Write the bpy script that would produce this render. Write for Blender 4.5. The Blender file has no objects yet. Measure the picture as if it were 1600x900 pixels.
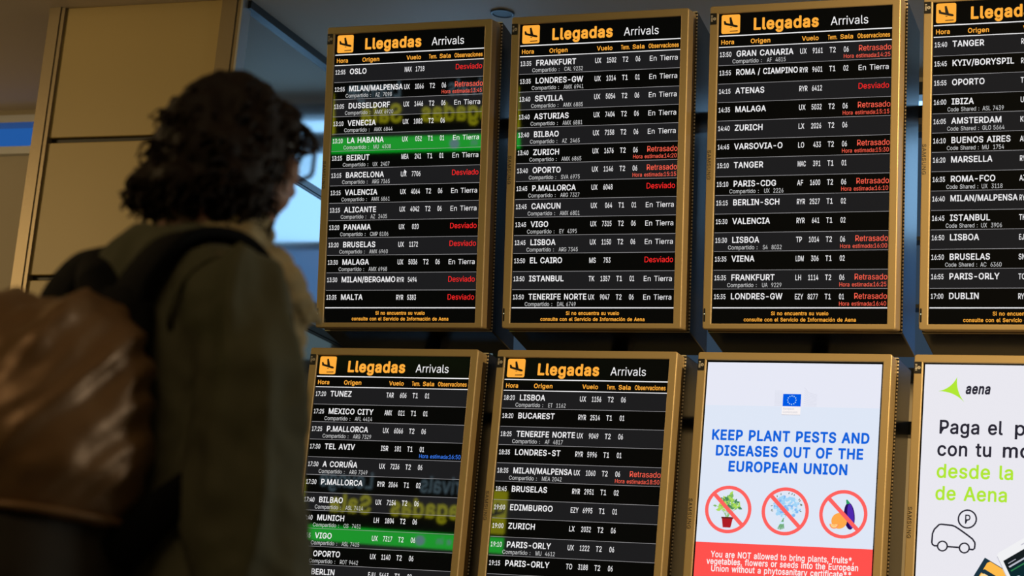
import bpy, bmesh, math, random
from mathutils import Vector, Matrix, noise, Quaternion
from mathutils.geometry import tessellate_polygon

# ------------------------------------------------------------------ camera, world, lights, exposure
C = bpy.context.scene.collection
SC = bpy.context.scene
EYE = 0.80                                   # lens height above the floor
CX = (0.9290125, -0.0000643, -0.3700484)     # camera axes (right, down, forward) as columns of these rows
CY = (0.3594222, 0.2380785, 0.9022939)
CZ = (0.0880425, -0.9712459, 0.2212011)
FPX = 3374.5
cam_d = bpy.data.cameras.new('camera')
cam = bpy.data.objects.new('camera', cam_d)
C.objects.link(cam)
cm = Matrix(((CX[0], -CX[1], -CX[2]), (CY[0], -CY[1], -CY[2]), (CZ[0], -CZ[1], -CZ[2])))
cam.matrix_world = Matrix.Translation((0, 0, EYE)) @ cm.to_quaternion().to_matrix().to_4x4()
cam_d.sensor_width = 36.0
cam_d.lens = 36.0 * FPX / 1600.0
cam_d.clip_start = 0.05
cam_d.dof.use_dof = True
cam_d.dof.focus_distance = 7.15
cam_d.dof.aperture_fstop = 5.0
SC.camera = cam

w = bpy.data.worlds.new('hall_air')
SC.world = w
w.use_nodes = True
w.node_tree.nodes['Background'].inputs[0].default_value = (0.5, 0.42, 0.3, 1)
w.node_tree.nodes['Background'].inputs[1].default_value = 0.006

SC.view_settings.view_transform = 'Standard'
SC.view_settings.look = 'None'
SC.view_settings.exposure = 0.0
SC.view_settings.gamma = 1.0
SC.view_settings.use_curve_mapping = False


def look(o, target):
    d = Vector(target) - o.location
    o.rotation_euler = d.to_track_quat('-Z', 'Y').to_euler()


def area(name, loc, target, size, power, col):
    l = bpy.data.lights.new(name, 'AREA')
    l.shape = 'RECTANGLE'; l.size, l.size_y = size
    l.energy = power; l.color = col
    o = bpy.data.objects.new(name, l); C.objects.link(o)
    o.location = loc; look(o, target)
    return o


def spot(name, loc, target, power, col, cone, blend, radius):
    l = bpy.data.lights.new(name, 'SPOT')
    l.energy = power; l.color = col; l.spot_size = math.radians(cone); l.spot_blend = blend
    l.shadow_soft_size = radius
    o = bpy.data.objects.new(name, l); C.objects.link(o)
    o.location = loc; look(o, target)
    return o


area('block_fill_light', (-8.6, 3.2, 3.7), (-5.0, 7.6, 2.6), (1.6, 0.8), 68, (1.0, 0.70, 0.34))  # unseen area light, added to light the front of the panelled block
spot('wall_washer_light', (0.9, 4.2, 3.7), (-0.62, 6.5, 2.36), 900, (1.0, 0.70, 0.34), 69, 1.0, 0.06)
area('hall_fill_light', (-1.0, -1.5, 4.7), (-2.2, 4.5, 1.4), (2.5, 1.5), 45, (1.0, 0.74, 0.42))

area('sleeve_rim_light', (3.4, 5.9, 2.5), (-1.4, 2.5, 1.2), (1.0, 1.8), 60, (0.95, 0.93, 0.78))  # added rim light for the sleeve edge, no fixture of the hall
area('recess_fill_light', (-9.5, 7.4, 2.2), (-8.0, 8.6, 4.0), (1.2, 0.5), 22, (1.0, 0.72, 0.42))  # unseen light, added to lift the ceiling and wall of the left recess

# ------------------------------------------------------------------ helpers
def mat(name, col=(0.5, 0.5, 0.5), rough=0.5, metal=0.0, spec=0.5, emit=None, estr=1.0, bump=None, var=None, coat=0.0, ior=1.5):
    m = bpy.data.materials.new(name); m.use_nodes = True
    nt = m.node_tree; b = nt.nodes['Principled BSDF']
    b.inputs['Base Color'].default_value = (*col, 1)
    b.inputs['Roughness'].default_value = rough
    b.inputs['Metallic'].default_value = metal
    b.inputs['Specular IOR Level'].default_value = spec
    b.inputs['IOR'].default_value = ior
    b.inputs['Coat Weight'].default_value = coat
    if emit:
        b.inputs['Emission Color'].default_value = (*emit, 1)
        b.inputs['Emission Strength'].default_value = estr
    tc = nt.nodes.new('ShaderNodeTexCoord')
    if var:                                   # (scale, amount): mottled base colour
        n = nt.nodes.new('ShaderNodeTexNoise'); n.inputs['Scale'].default_value = var[0]; n.inputs['Detail'].default_value = 6
        mx = nt.nodes.new('ShaderNodeMix'); mx.data_type = 'RGBA'
        mx.inputs[6].default_value = (*[c * (1 - var[1]) for c in col], 1)
        mx.inputs[7].default_value = (*[min(1, c * (1 + var[1])) for c in col], 1)
        nt.links.new(tc.outputs['Object'], n.inputs['Vector'])
        nt.links.new(n.outputs['Fac'], mx.inputs[0]); nt.links.new(mx.outputs[2], b.inputs['Base Color'])
    if bump:                                  # (scale, strength)
        n = nt.nodes.new('ShaderNodeTexNoise'); n.inputs['Scale'].default_value = bump[0]; n.inputs['Detail'].default_value = 8
        bp = nt.nodes.new('ShaderNodeBump'); bp.inputs['Strength'].default_value = bump[1]; bp.inputs['Distance'].default_value = 0.01
        nt.links.new(tc.outputs['Object'], n.inputs['Vector'])
        nt.links.new(n.outputs['Fac'], bp.inputs['Height']); nt.links.new(bp.outputs['Normal'], b.inputs['Normal'])
    return m


def glow(name, col, s=1.0):
    m = bpy.data.materials.new(name); m.use_nodes = True
    nt = m.node_tree; nt.nodes.clear()
    e = nt.nodes.new('ShaderNodeEmission'); e.inputs[0].default_value = (*col, 1); e.inputs[1].default_value = s
    o = nt.nodes.new('ShaderNodeOutputMaterial'); nt.links.new(e.outputs[0], o.inputs[0])
    return m


def perforated(name, base, hole, pitch, rad, rough, metal, axes):
    """sheet metal with a regular grid of round holes, in object coordinates"""
    m = mat(name, base, rough, metal)
    nt = m.node_tree; b = nt.nodes['Principled BSDF']
    tc = nt.nodes.new('ShaderNodeTexCoord'); sp = nt.nodes.new('ShaderNodeSeparateXYZ')
    nt.links.new(tc.outputs['Object'], sp.inputs[0])
    sq = []
    for a in axes:
        mu = nt.nodes.new('ShaderNodeMath'); mu.operation = 'DIVIDE'; mu.inputs[1].default_value = pitch
        fr = nt.nodes.new('ShaderNodeMath'); fr.operation = 'FRACT'
        su = nt.nodes.new('ShaderNodeMath'); su.operation = 'SUBTRACT'; su.inputs[1].default_value = 0.5
        p2 = nt.nodes.new('ShaderNodeMath'); p2.operation = 'POWER'; p2.inputs[1].default_value = 2
        ab = nt.nodes.new('ShaderNodeMath'); ab.operation = 'ABSOLUTE'
        nt.links.new(sp.outputs[a], mu.inputs[0]); nt.links.new(mu.outputs[0], fr.inputs[0])
        nt.links.new(fr.outputs[0], su.inputs[0]); nt.links.new(su.outputs[0], ab.inputs[0]); nt.links.new(ab.outputs[0], p2.inputs[0])
        sq.append(p2)
    ad = nt.nodes.new('ShaderNodeMath'); ad.operation = 'ADD'
    nt.links.new(sq[0].outputs[0], ad.inputs[0]); nt.links.new(sq[-1].outputs[0], ad.inputs[1])
    if len(sq) == 1:
        ad.inputs[1].default_value = 0
        nt.links.remove(ad.inputs[1].links[0])
    lt = nt.nodes.new('ShaderNodeMath'); lt.operation = 'LESS_THAN'; lt.inputs[1].default_value = rad * rad
    nt.links.new(ad.outputs[0], lt.inputs[0])
    mx = nt.nodes.new('ShaderNodeMix'); mx.data_type = 'RGBA'
    mx.inputs[6].default_value = (*base, 1); mx.inputs[7].default_value = (*hole, 1)
    nt.links.new(lt.outputs[0], mx.inputs[0]); nt.links.new(mx.outputs[2], b.inputs['Base Color'])
    return m


def obj(name, bm, mats, parent=None, smooth=False, kind=None, label=None):
    me = bpy.data.meshes.new(name)
    if isinstance(bm, bmesh.types.BMesh):
        bm.to_mesh(me); bm.free()
    else:
        me = bm
    for m in (mats if isinstance(mats, (list, tuple)) else [mats]):
        me.materials.append(m)
    if smooth:
        for p in me.polygons: p.use_smooth = True
    o = bpy.data.objects.new(name, me); C.objects.link(o)
    if parent: o.parent = parent
    if kind: o['kind'] = kind
    if label: o['label'] = label
    return o


def thing(name, label, cat, loc=(0, 0, 0), mat3=None, group=None, rz=0):
    o = bpy.data.objects.new(name, None); C.objects.link(o)
    o.empty_display_size = 0.1
    if mat3 is not None:
        o.matrix_world = Matrix.Translation(loc) @ mat3.to_4x4()
    else:
        o.location = loc; o.rotation_euler = (0, 0, rz)
    o['label'] = label; o['category'] = cat
    if group: o['group'] = group
    return o


def tag(o, label, cat, group=None):
    o['label'] = label; o['category'] = cat
    if group: o['group'] = group
    return o


def box(bm, a, b, mi=0):
    x0, y0, z0 = a; x1, y1, z1 = b
    v = [bm.verts.new(p) for p in ((x0, y0, z0), (x1, y0, z0), (x1, y1, z0), (x0, y1, z0), (x0, y0, z1), (x1, y0, z1), (x1, y1, z1), (x0, y1, z1))]
    for q in ((0, 3, 2, 1), (4, 5, 6, 7), (0, 1, 5, 4), (1, 2, 6, 5), (2, 3, 7, 6), (3, 0, 4, 7)):
        f = bm.faces.new([v[i] for i in q]); f.material_index = mi


def bevelled(bm, w=0.004, seg=2):
    bmesh.ops.bevel(bm, geom=list(bm.edges), offset=w, segments=seg, affect='EDGES', profile=0.5)


def tube(bm, pts, rad, seg=8, cap=True, flat=1.0, up=None, mi=0):
    """tube along a polyline; rad a number or a list; flat < 1 squeezes it along the second normal"""
    pts = [Vector(p) for p in pts]; n = len(pts)
    rs = rad if isinstance(rad, (list, tuple)) else [rad] * n
    rings = []; prev = None
    for i, p in enumerate(pts):
        t = (pts[min(i + 1, n - 1)] - pts[max(i - 1, 0)]).normalized()
        if up is not None:
            u = Vector(up)
        else:
            u = prev if prev is not None else (Vector((0, 0, 1)) if abs(t.z) < 0.9 else Vector((1, 0, 0)))
        a = (u - t * u.dot(t))
        a = a.normalized() if a.length > 1e-6 else t.orthogonal().normalized()
        prev = a
        b = t.cross(a)
        rings.append([bm.verts.new(p + (b * math.cos(2 * math.pi * k / seg) + a * flat * math.sin(2 * math.pi * k / seg)) * rs[i]) for k in range(seg)])
    for i in range(n - 1):
        for k in range(seg):
            f = bm.faces.new((rings[i][k], rings[i][(k + 1) % seg], rings[i + 1][(k + 1) % seg], rings[i + 1][k])); f.material_index = mi
    if cap:
        f = bm.faces.new(rings[0][::-1]); f.material_index = mi
        f = bm.faces.new(rings[-1]); f.material_index = mi


def rrect(x0, z0, x1, z1, r, n=5):
    out = []
    for cx, cz, a0 in ((x1 - r, z1 - r, 0), (x0 + r, z1 - r, 90), (x0 + r, z0 + r, 180), (x1 - r, z0 + r, 270)):
        for k in range(n):
            a = math.radians(a0 + 90 * k / (n - 1))
            out.append((cx + r * math.cos(a), cz + r * math.sin(a)))
    return out


# ------------------------------------------------------------------ lettering: one mesh per character, strings composed from them
OUTLINES = {                                  # advance width, then contours as x, y, x, y ... (thousandths of the text size)
    'A': (480, (16, 0, 201, 509, 276, 509, 463, 0, 395, 0, 287, 302, 264, 372, 232, 478, 245, 478, 213, 371, 191, 302, 85, 0), (110, 142, 110, 199, 370, 199, 370, 142)),
    'B': (456, (60, 0, 60, 509, 241, 509, 289, 504, 329, 491, 359, 469, 381, 442, 394, 410, 398, 374, 395, 344, 387, 320, 356, 286, 315, 267, 315, 262, 339, 257, 363, 245, 385, 227, 402, 203, 414, 173, 418, 136, 413, 100, 400, 67, 377, 39, 344, 18, 301, 4, 247, 0), (125, 57, 245, 57, 296, 63, 330, 80, 349, 105, 355, 137, 352, 161, 342, 184, 327, 203, 306, 218, 279, 228, 248, 231, 125, 231), (125, 285, 238, 285, 288, 296, 308, 309, 323, 326, 333, 348, 336, 372, 330, 403, 313, 429, 283, 446, 240, 452, 125, 452)),
    'C': (510, (267, -7, 205, 1, 150, 25, 104, 63, 70, 115, 48, 179, 40, 254, 48, 329, 70, 393, 104, 445, 150, 484, 205, 508, 267, 516, 340, 504, 373, 490, 402, 471, 427, 447, 448, 418, 463, 385, 473, 348, 408, 348, 389, 395, 357, 428, 315, 449, 267, 456, 223, 450, 184, 432, 150, 403, 125, 364, 109, 314, 103, 254, 109, 194, 125, 145, 151, 105, 184, 76, 223, 59, 267, 53, 315, 60, 357, 81, 389, 114, 408, 160, 473, 160, 463, 124, 448, 91, 428, 62, 402, 38, 373, 19, 341, 5, 305, -4)),
    'D': (502, (219, 0, 96, 0, 96, 57, 215, 57, 272, 63, 318, 81, 354, 110, 379, 149, 394, 198, 399, 255, 394, 312, 379, 361, 354, 399, 320, 428, 275, 446, 221, 452, 93, 452, 93, 509, 225, 509, 294, 501, 353, 478, 399, 441, 433, 391, 455, 329, 462, 255, 455, 181, 433, 119, 398, 68, 351, 31, 291, 8), (125, 509, 125, 0, 60, 0, 60, 509)),
    'E': (419, (60, 0, 60, 509, 372, 509, 372, 452, 125, 452, 125, 286, 355, 286, 355, 229, 125, 229, 125, 57, 375, 57, 375, 0)),
    'F': (410, (60, 0, 60, 509, 369, 509, 369, 452, 125, 452, 125, 278, 346, 278, 346, 221, 125, 221, 125, 0)),
    'G': (520, (269, -7, 205, 1, 149, 25, 104, 64, 69, 116, 47, 179, 40, 254, 47, 329, 69, 393, 103, 445, 149, 484, 203, 508, 265, 516, 304, 513, 340, 504, 374, 489, 403, 469, 429, 445, 449, 416, 465, 384, 474, 349, 408, 349, 387, 393, 356, 427, 315, 448, 265, 456, 222, 450, 183, 432, 150, 404, 125, 364, 109, 314, 103, 254, 109, 194, 125, 145, 151, 105, 184, 76, 224, 59, 269, 53, 309, 57, 345, 71, 374, 93, 396, 123, 410, 160, 415, 202, 434, 199, 283, 199, 283, 256, 478, 256, 478, 200, 471, 141, 451, 91, 419, 50, 377, 19, 326, 0)),
    'H': (517, (60, 0, 60, 509, 125, 509, 125, 289, 392, 289, 392, 509, 457, 509, 457, 0, 392, 0, 392, 232, 125, 232, 125, 0)),
    'I': (300, (31, 0, 31, 57, 118, 57, 118, 452, 31, 452, 31, 509, 269, 509, 269, 452, 183, 452, 183, 57, 269, 57, 269, 0)),
    'J': (396, (185, -7, 124, 3, 75, 33, 44, 81, 33, 145, 33, 173, 98, 173, 98, 145, 104, 104, 122, 74, 149, 56, 185, 50, 220, 56, 248, 74, 266, 104, 272, 145, 272, 509, 336, 509, 336, 145, 326, 81, 294, 33, 246, 3)),
    'K': (467, (104, 145, 104, 216, 139, 261, 174, 303, 212, 344, 364, 509, 448, 509, 231, 276, 228, 276), (60, 0, 60, 509, 125, 509, 125, 334, 124, 225, 125, 193, 125, 0), (372, 0, 188, 259, 228, 309, 449, 0)),
    'L': (393, (60, 0, 60, 509, 125, 509, 125, 57, 361, 57, 361, 0)),
    'M': (628, (60, 0, 60, 509, 152, 509, 277, 187, 287, 159, 299, 123, 311, 84, 322, 49, 307, 49, 318, 83, 330, 121, 342, 158, 352, 187, 476, 509, 568, 509, 568, 0, 504, 0, 504, 291, 504, 327, 505, 369, 506, 413, 507, 457, 513, 457, 498, 409, 482, 363, 467, 322, 456, 291, 342, 0, 286, 0, 170, 291, 159, 321, 145, 361, 129, 408, 112, 457, 119, 457, 120, 416, 121, 372, 122, 328, 122, 291, 122, 0)),
    'N': (523, (60, 0, 60, 509, 136, 509, 343, 183, 363, 151, 388, 107, 414, 55, 405, 54, 401, 108, 399, 157, 399, 195, 399, 509, 463, 509, 463, 0, 387, 0, 202, 290, 177, 331, 148, 381, 108, 452, 119, 454, 122, 384, 124, 328, 125, 291, 125, 0)),
    'O': (533, (267, -7, 205, 1, 150, 25, 105, 63, 70, 115, 48, 179, 40, 254, 48, 329, 70, 393, 105, 445, 150, 484, 205, 508, 267, 516, 329, 508, 384, 484, 429, 445, 464, 393, 486, 329, 493, 254, 486, 179, 464, 115, 429, 63, 384, 25, 329, 1), (267, 53, 310, 59, 349, 76, 383, 105, 408, 144, 425, 194, 430, 254, 425, 314, 408, 365, 383, 404, 349, 433, 310, 450, 267, 456, 223, 450, 184, 433, 151, 404, 125, 364, 109, 314, 103, 254, 109, 194, 125, 144, 151, 105, 184, 76, 223, 59)),
    'P': (445, (60, 0, 60, 509, 235, 509, 289, 503, 332, 487, 366, 462, 390, 430, 404, 391, 409, 348, 404, 304, 390, 265, 366, 233, 332, 207, 289, 191, 235, 186, 109, 186, 109, 242, 233, 242, 269, 246, 297, 256, 318, 272, 333, 294, 342, 319, 344, 348, 342, 376, 333, 402, 318, 423, 297, 439, 268, 449, 232, 452, 125, 452, 125, 0)),
    'Q': (533, (245, 159, 313, 159, 369, 85, 384, 65, 468, -48, 401, -48, 346, 27, 331, 46), (267, -7, 205, 1, 150, 25, 105, 63, 70, 115, 48, 179, 40, 254, 48, 329, 70, 393, 105, 445, 150, 484, 205, 508, 267, 516, 329, 508, 384, 484, 429, 445, 464, 393, 486, 329, 493, 254, 486, 179, 464, 115, 429, 63, 384, 25, 329, 1), (267, 53, 310, 59, 349, 76, 383, 105, 408, 144, 425, 194, 430, 254, 425, 314, 408, 365, 383, 404, 349, 433, 310, 450, 267, 456, 223, 450, 184, 433, 151, 404, 125, 364, 109, 314, 103, 254, 109, 194, 125, 144, 151, 105, 184, 76, 223, 59)),
    'R': (449, (60, 0, 60, 509, 236, 509, 290, 504, 333, 489, 367, 465, 390, 433, 405, 395, 409, 352, 405, 309, 390, 271, 367, 240, 333, 217, 289, 203, 236, 198, 96, 198, 96, 255, 234, 255, 269, 258, 298, 267, 319, 281, 334, 300, 342, 324, 345, 352, 342, 380, 334, 405, 319, 425, 298, 440, 269, 449, 233, 452, 125, 452, 125, 0), (353, 0, 230, 229, 303, 229, 428, 0)),
    'S': (447, (224, -9, 172, -4, 128, 9, 91, 31, 64, 60, 46, 96, 38, 137, 104, 137, 110, 110, 123, 88, 142, 71, 166, 59, 224, 49, 257, 52, 286, 60, 311, 74, 329, 92, 341, 114, 346, 139, 342, 161, 332, 179, 296, 205, 245, 222, 184, 239, 128, 260, 86, 289, 60, 326, 52, 372, 58, 413, 75, 448, 102, 476, 138, 498, 180, 511, 227, 516, 275, 511, 316, 498, 351, 476, 377, 449, 394, 415, 401, 378, 337, 378, 326, 412, 302, 437, 267, 453, 225, 459, 194, 456, 167, 448, 145, 435, 129, 418, 118, 398, 115, 376, 119, 352, 131, 334, 169, 308, 212, 293, 264, 279, 312, 264, 359, 238, 395, 198, 405, 171, 408, 139, 403, 99, 386, 64, 360, 34, 323, 11, 278, -4)),
    'T': (449, (32, 452, 32, 509, 417, 509, 417, 452, 257, 452, 257, 0, 193, 0, 193, 452)),
    'U': (517, (259, -8, 203, -2, 154, 15, 114, 43, 85, 80, 66, 124, 60, 173, 60, 509, 124, 509, 124, 178, 128, 144, 141, 113, 160, 87, 187, 68, 220, 56, 259, 52, 298, 56, 331, 68, 357, 87, 377, 113, 389, 144, 393, 178, 393, 509, 457, 509, 457, 173, 451, 124, 433, 80, 403, 43, 363, 15, 315, -2)),
    'V': (480, (204, 0, 16, 509, 84, 509, 192, 206, 215, 137, 248, 31, 235, 31, 267, 138, 290, 206, 395, 509, 463, 509, 278, 0)),
    'W': (686, (155, 0, 16, 509, 82, 509, 163, 196, 175, 145, 187, 94, 197, 40, 189, 40, 200, 94, 211, 145, 224, 196, 306, 509, 380, 509, 462, 196, 474, 145, 486, 94, 497, 40, 488, 40, 499, 94, 510, 145, 523, 196, 603, 509, 670, 509, 530, 0, 455, 0, 368, 323, 351, 391, 336, 475, 350, 475, 335, 395, 318, 323, 230, 0)),
    'X': (474, (18, 0, 217, 284, 217, 236, 29, 509, 104, 509, 178, 400, 204, 361, 223, 329, 243, 292, 232, 292, 252, 329, 272, 361, 298, 400, 374, 509, 446, 509, 259, 239, 259, 287, 456, 0, 382, 0, 292, 129, 268, 165, 250, 195, 230, 231, 244, 231, 225, 196, 206, 166, 182, 129, 91, 0)),
    'Y': (472, (203, 0, 203, 208, 16, 509, 91, 509, 192, 344, 222, 292, 250, 230, 224, 230, 251, 293, 280, 344, 381, 509, 455, 509, 268, 208, 268, 0)),
    'Z': (438, (42, 0, 42, 46, 273, 385, 306, 431, 341, 476, 348, 454, 285, 452, 223, 452, 40, 452, 40, 509, 397, 509, 397, 462, 169, 129, 134, 81, 97, 33, 90, 54, 152, 57, 214, 57, 399, 57, 399, 0)),
    'a': (389, (160, -9, 126, -5, 94, 5, 68, 22, 48, 45, 35, 73, 30, 108, 34, 138, 43, 161, 58, 179, 78, 193, 125, 211, 178, 220, 234, 227, 265, 235, 273, 243, 276, 255, 276, 257, 267, 297, 240, 322, 196, 331, 149, 322, 118, 301, 100, 274, 41, 291, 57, 322, 79, 346, 104, 364, 133, 375, 194, 384, 239, 379, 286, 360, 306, 343, 322, 320, 333, 290, 337, 251, 337, 0, 277, 0, 277, 52, 272, 52, 252, 25, 215, 1), (170, 45, 202, 49, 228, 59, 248, 74, 263, 93, 272, 115, 276, 138, 276, 190, 259, 182, 231, 176, 200, 171, 175, 168, 134, 159, 103, 139, 95, 124, 92, 105, 102, 72, 130, 52)),
    'b': (424, (229, -8, 198, -5, 172, 4, 138, 31, 118, 59, 112, 59, 112, 0, 53, 0, 53, 509, 114, 509, 114, 319, 118, 319, 137, 346, 171, 373, 197, 381, 229, 384, 274, 378, 313, 361, 345, 332, 370, 293, 385, 245, 390, 189, 385, 133, 370, 84, 346, 45, 313, 16, 274, -2), (220, 47, 253, 51, 279, 66, 301, 88, 316, 117, 325, 151, 328, 189, 325, 227, 316, 261, 301, 290, 280, 311, 253, 325, 220, 330, 188, 325, 161, 312, 140, 291, 125, 263, 116, 229, 113, 189, 116, 150, 125, 115, 140, 86, 162, 65, 188, 51)),
    'c': (396, (207, -8, 159, -2, 117, 16, 82, 46, 56, 85, 40, 133, 34, 187, 40, 243, 56, 291, 82, 330, 117, 360, 159, 378, 207, 384, 260, 377, 305, 356, 340, 322, 362, 277, 303, 262, 290, 289, 270, 311, 242, 325, 207, 330, 173, 325, 145, 310, 124, 287, 108, 258, 99, 224, 96, 187, 99, 151, 108, 117, 124, 89, 145, 66, 173, 51, 207, 46, 243, 52, 271, 66, 292, 89, 304, 117, 363, 102, 341, 56, 306, 21, 261, -1)),
    'd': (424, (195, -8, 151, -2, 111, 16, 79, 45, 55, 84, 39, 133, 34, 189, 39, 245, 55, 293, 79, 332, 112, 361, 151, 378, 196, 384, 228, 381, 253, 373, 287, 346, 306, 319, 311, 319, 311, 509, 372, 509, 372, 0, 313, 0, 313, 59, 307, 59, 287, 31, 252, 4, 227, -5), (205, 47, 236, 51, 263, 65, 284, 86, 299, 115, 309, 150, 312, 189, 309, 229, 300, 263, 284, 291, 263, 312, 237, 325, 205, 330, 172, 325, 145, 311, 124, 290, 108, 261, 99, 227, 96, 189, 99, 151, 109, 117, 124, 88, 145, 66, 172, 51)),
    'e': (404, (212, -8, 161, -2, 117, 16, 82, 46, 56, 85, 40, 132, 34, 187, 39, 242, 55, 290, 81, 329, 115, 359, 157, 378, 205, 384, 266, 374, 294, 361, 319, 341, 341, 315, 357, 282, 368, 242, 371, 194, 371, 169, 75, 169, 75, 221, 338, 221, 310, 202, 307, 237, 298, 269, 283, 294, 263, 314, 237, 326, 205, 330, 173, 326, 146, 313, 125, 294, 109, 270, 99, 241, 96, 211, 96, 178, 100, 139, 110, 106, 128, 80, 151, 61, 179, 50, 212, 46, 254, 53, 285, 73, 306, 105, 365, 91, 353, 63, 335, 39, 311, 19, 283, 4, 249, -5)),
    'f': (254, (228, 379, 228, 327, 6, 327, 6, 379), (81, 0, 81, 432, 84, 461, 96, 486, 113, 505, 135, 519, 187, 530, 222, 527, 243, 521, 227, 468, 215, 472, 195, 474, 171, 470, 154, 460, 145, 443, 142, 419, 142, 0)),
    'g': (425, (207, -151, 168, -148, 134, -140, 82, -110, 51, -69, 101, -41, 122, -66, 154, -88, 207, -97, 249, -92, 282, -75, 304, -47, 311, -6, 311, 68, 306, 68, 287, 41, 252, 16, 227, 8, 195, 5, 152, 10, 113, 27, 80, 53, 55, 90, 39, 136, 34, 191, 39, 246, 55, 293, 80, 332, 112, 361, 152, 378, 196, 384, 228, 382, 253, 373, 288, 346, 308, 319, 313, 319, 313, 379, 372, 379, 372, -9, 367, -54, 350, -90, 324, -117, 291, -136, 251, -147), (205, 59, 237, 63, 264, 75, 285, 95, 300, 121, 309, 154, 312, 193, 309, 231, 300, 264, 285, 291, 264, 312, 237, 325, 205, 330, 172, 325, 145, 312, 124, 290, 109, 262, 99, 229, 96, 193, 99, 155, 109, 123, 124, 96, 145, 76, 172, 63)),
    'h': (410, (114, 227, 114, 0, 53, 0, 53, 509, 114, 509, 114, 287, 102, 287, 124, 332, 152, 362, 187, 379, 227, 384, 264, 380, 295, 369, 321, 349, 341, 321, 353, 285, 357, 240, 357, 0, 296, 0, 296, 235, 290, 275, 273, 304, 246, 323, 210, 329, 184, 326, 161, 317, 141, 303, 126, 283, 117, 257)),
    'i': (167, (53, 0, 53, 379, 114, 379, 114, 0), (84, 443, 67, 446, 54, 455, 44, 468, 41, 483, 44, 499, 54, 512, 67, 521, 84, 524, 100, 521, 114, 512, 123, 499, 126, 483, 123, 468, 114, 455, 100, 446)),
    'j': (167, (53, 379, 114, 379, 114, -30, 111, -63, 102, -90, 86, -113, 65, -129, 37, -139, 4, -143, -10, -143, -10, -87, 2, -87, 25, -83, 40, -72, 50, -54, 53, -29), (83, 443, 67, 446, 53, 455, 44, 468, 41, 483, 44, 499, 53, 512, 67, 521, 83, 524, 100, 521, 114, 512, 123, 499, 126, 483, 123, 468, 114, 455, 100, 446)),
    'k': (381, (110, 137, 110, 212, 121, 212, 284, 379, 360, 379, 184, 199, 177, 199), (53, 0, 53, 509, 114, 509, 114, 0), (294, 0, 148, 186, 191, 229, 372, 0)),
    'l': (189, (139, -2, 101, 3, 74, 20, 58, 47, 53, 84, 53, 509, 114, 509, 114, 99, 120, 62, 130, 54, 146, 52, 160, 53, 170, 54, 181, 3, 162, -1)),
    'm': (610, (53, 0, 53, 379, 112, 379, 112, 295, 108, 295, 118, 323, 132, 346, 172, 376, 219, 386, 257, 380, 287, 361, 309, 331, 321, 295, 312, 295, 322, 321, 337, 343, 381, 375, 437, 386, 468, 383, 497, 372, 522, 354, 541, 328, 553, 296, 557, 255, 557, 0, 496, 0, 496, 254, 490, 289, 473, 313, 447, 326, 419, 330, 395, 328, 374, 320, 345, 290, 335, 247, 335, 0, 274, 0, 274, 260, 269, 288, 253, 311, 229, 326, 199, 330, 158, 320, 140, 307, 126, 289, 117, 266, 114, 238, 114, 0)),
    'n': (410, (114, 227, 114, 0, 53, 0, 53, 379, 112, 379, 112, 287, 102, 287, 124, 332, 152, 362, 187, 379, 227, 384, 264, 380, 295, 369, 321, 349, 341, 321, 353, 285, 357, 240, 357, 0, 296, 0, 296, 235, 290, 275, 273, 304, 246, 323, 210, 329, 184, 326, 161, 317, 141, 303, 126, 283, 117, 257)),
    'o': (415, (207, -8, 159, -2, 117, 16, 82, 46, 56, 85, 40, 133, 34, 187, 40, 243, 56, 291, 82, 330, 117, 360, 159, 378, 207, 384, 256, 378, 299, 360, 333, 330, 359, 291, 376, 243, 381, 187, 376, 133, 359, 85, 333, 46, 299, 16, 256, -2), (207, 46, 242, 51, 270, 66, 292, 89, 307, 117, 316, 151, 319, 187, 316, 224, 307, 258, 292, 287, 270, 310, 242, 325, 207, 330, 173, 325, 145, 310, 124, 287, 108, 258, 99, 224, 96, 187, 99, 151, 108, 117, 124, 89, 145, 66, 173, 51)),
    'p': (424, (53, -143, 53, 379, 112, 379, 112, 319, 118, 319, 137, 346, 171, 373, 197, 381, 229, 384, 274, 378, 313, 361, 345, 332, 370, 293, 385, 245, 390, 189, 385, 133, 370, 84, 346, 45, 313, 16, 274, -2, 229, -8, 198, -5, 173, 4, 138, 31, 118, 59, 114, 59, 114, -143), (220, 47, 253, 51, 279, 66, 301, 88, 316, 117, 325, 151, 328, 189, 325, 227, 316, 261, 301, 290, 280, 311, 253, 325, 220, 330, 188, 325, 161, 312, 140, 291, 125, 263, 116, 229, 113, 189, 116, 150, 125, 115, 140, 86, 162, 65, 188, 51)),
    'q': (424, (372, -143, 311, -143, 311, 59, 306, 59, 287, 31, 252, 4, 227, -5, 195, -8, 151, -2, 111, 16, 79, 45, 55, 84, 39, 133, 34, 189, 39, 245, 55, 293, 79, 332, 112, 361, 151, 378, 196, 384, 228, 381, 253, 373, 287, 346, 307, 319, 313, 319, 313, 379, 372, 379), (205, 47, 236, 51, 263, 65, 284, 86, 299, 115, 309, 150, 312, 189, 309, 229, 300, 263, 284, 291, 263, 312, 237, 325, 205, 330, 172, 325, 145, 311, 124, 290, 108, 261, 99, 227, 96, 189, 99, 151, 109, 117, 124, 88, 145, 66, 172, 51)),
    'r': (259, (53, 0, 53, 379, 112, 379, 112, 321, 115, 321, 130, 347, 152, 367, 181, 380, 213, 385, 229, 384, 243, 384, 243, 322, 230, 324, 207, 326, 182, 323, 159, 315, 140, 301, 126, 284, 117, 262, 114, 237, 114, 0)),
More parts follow.
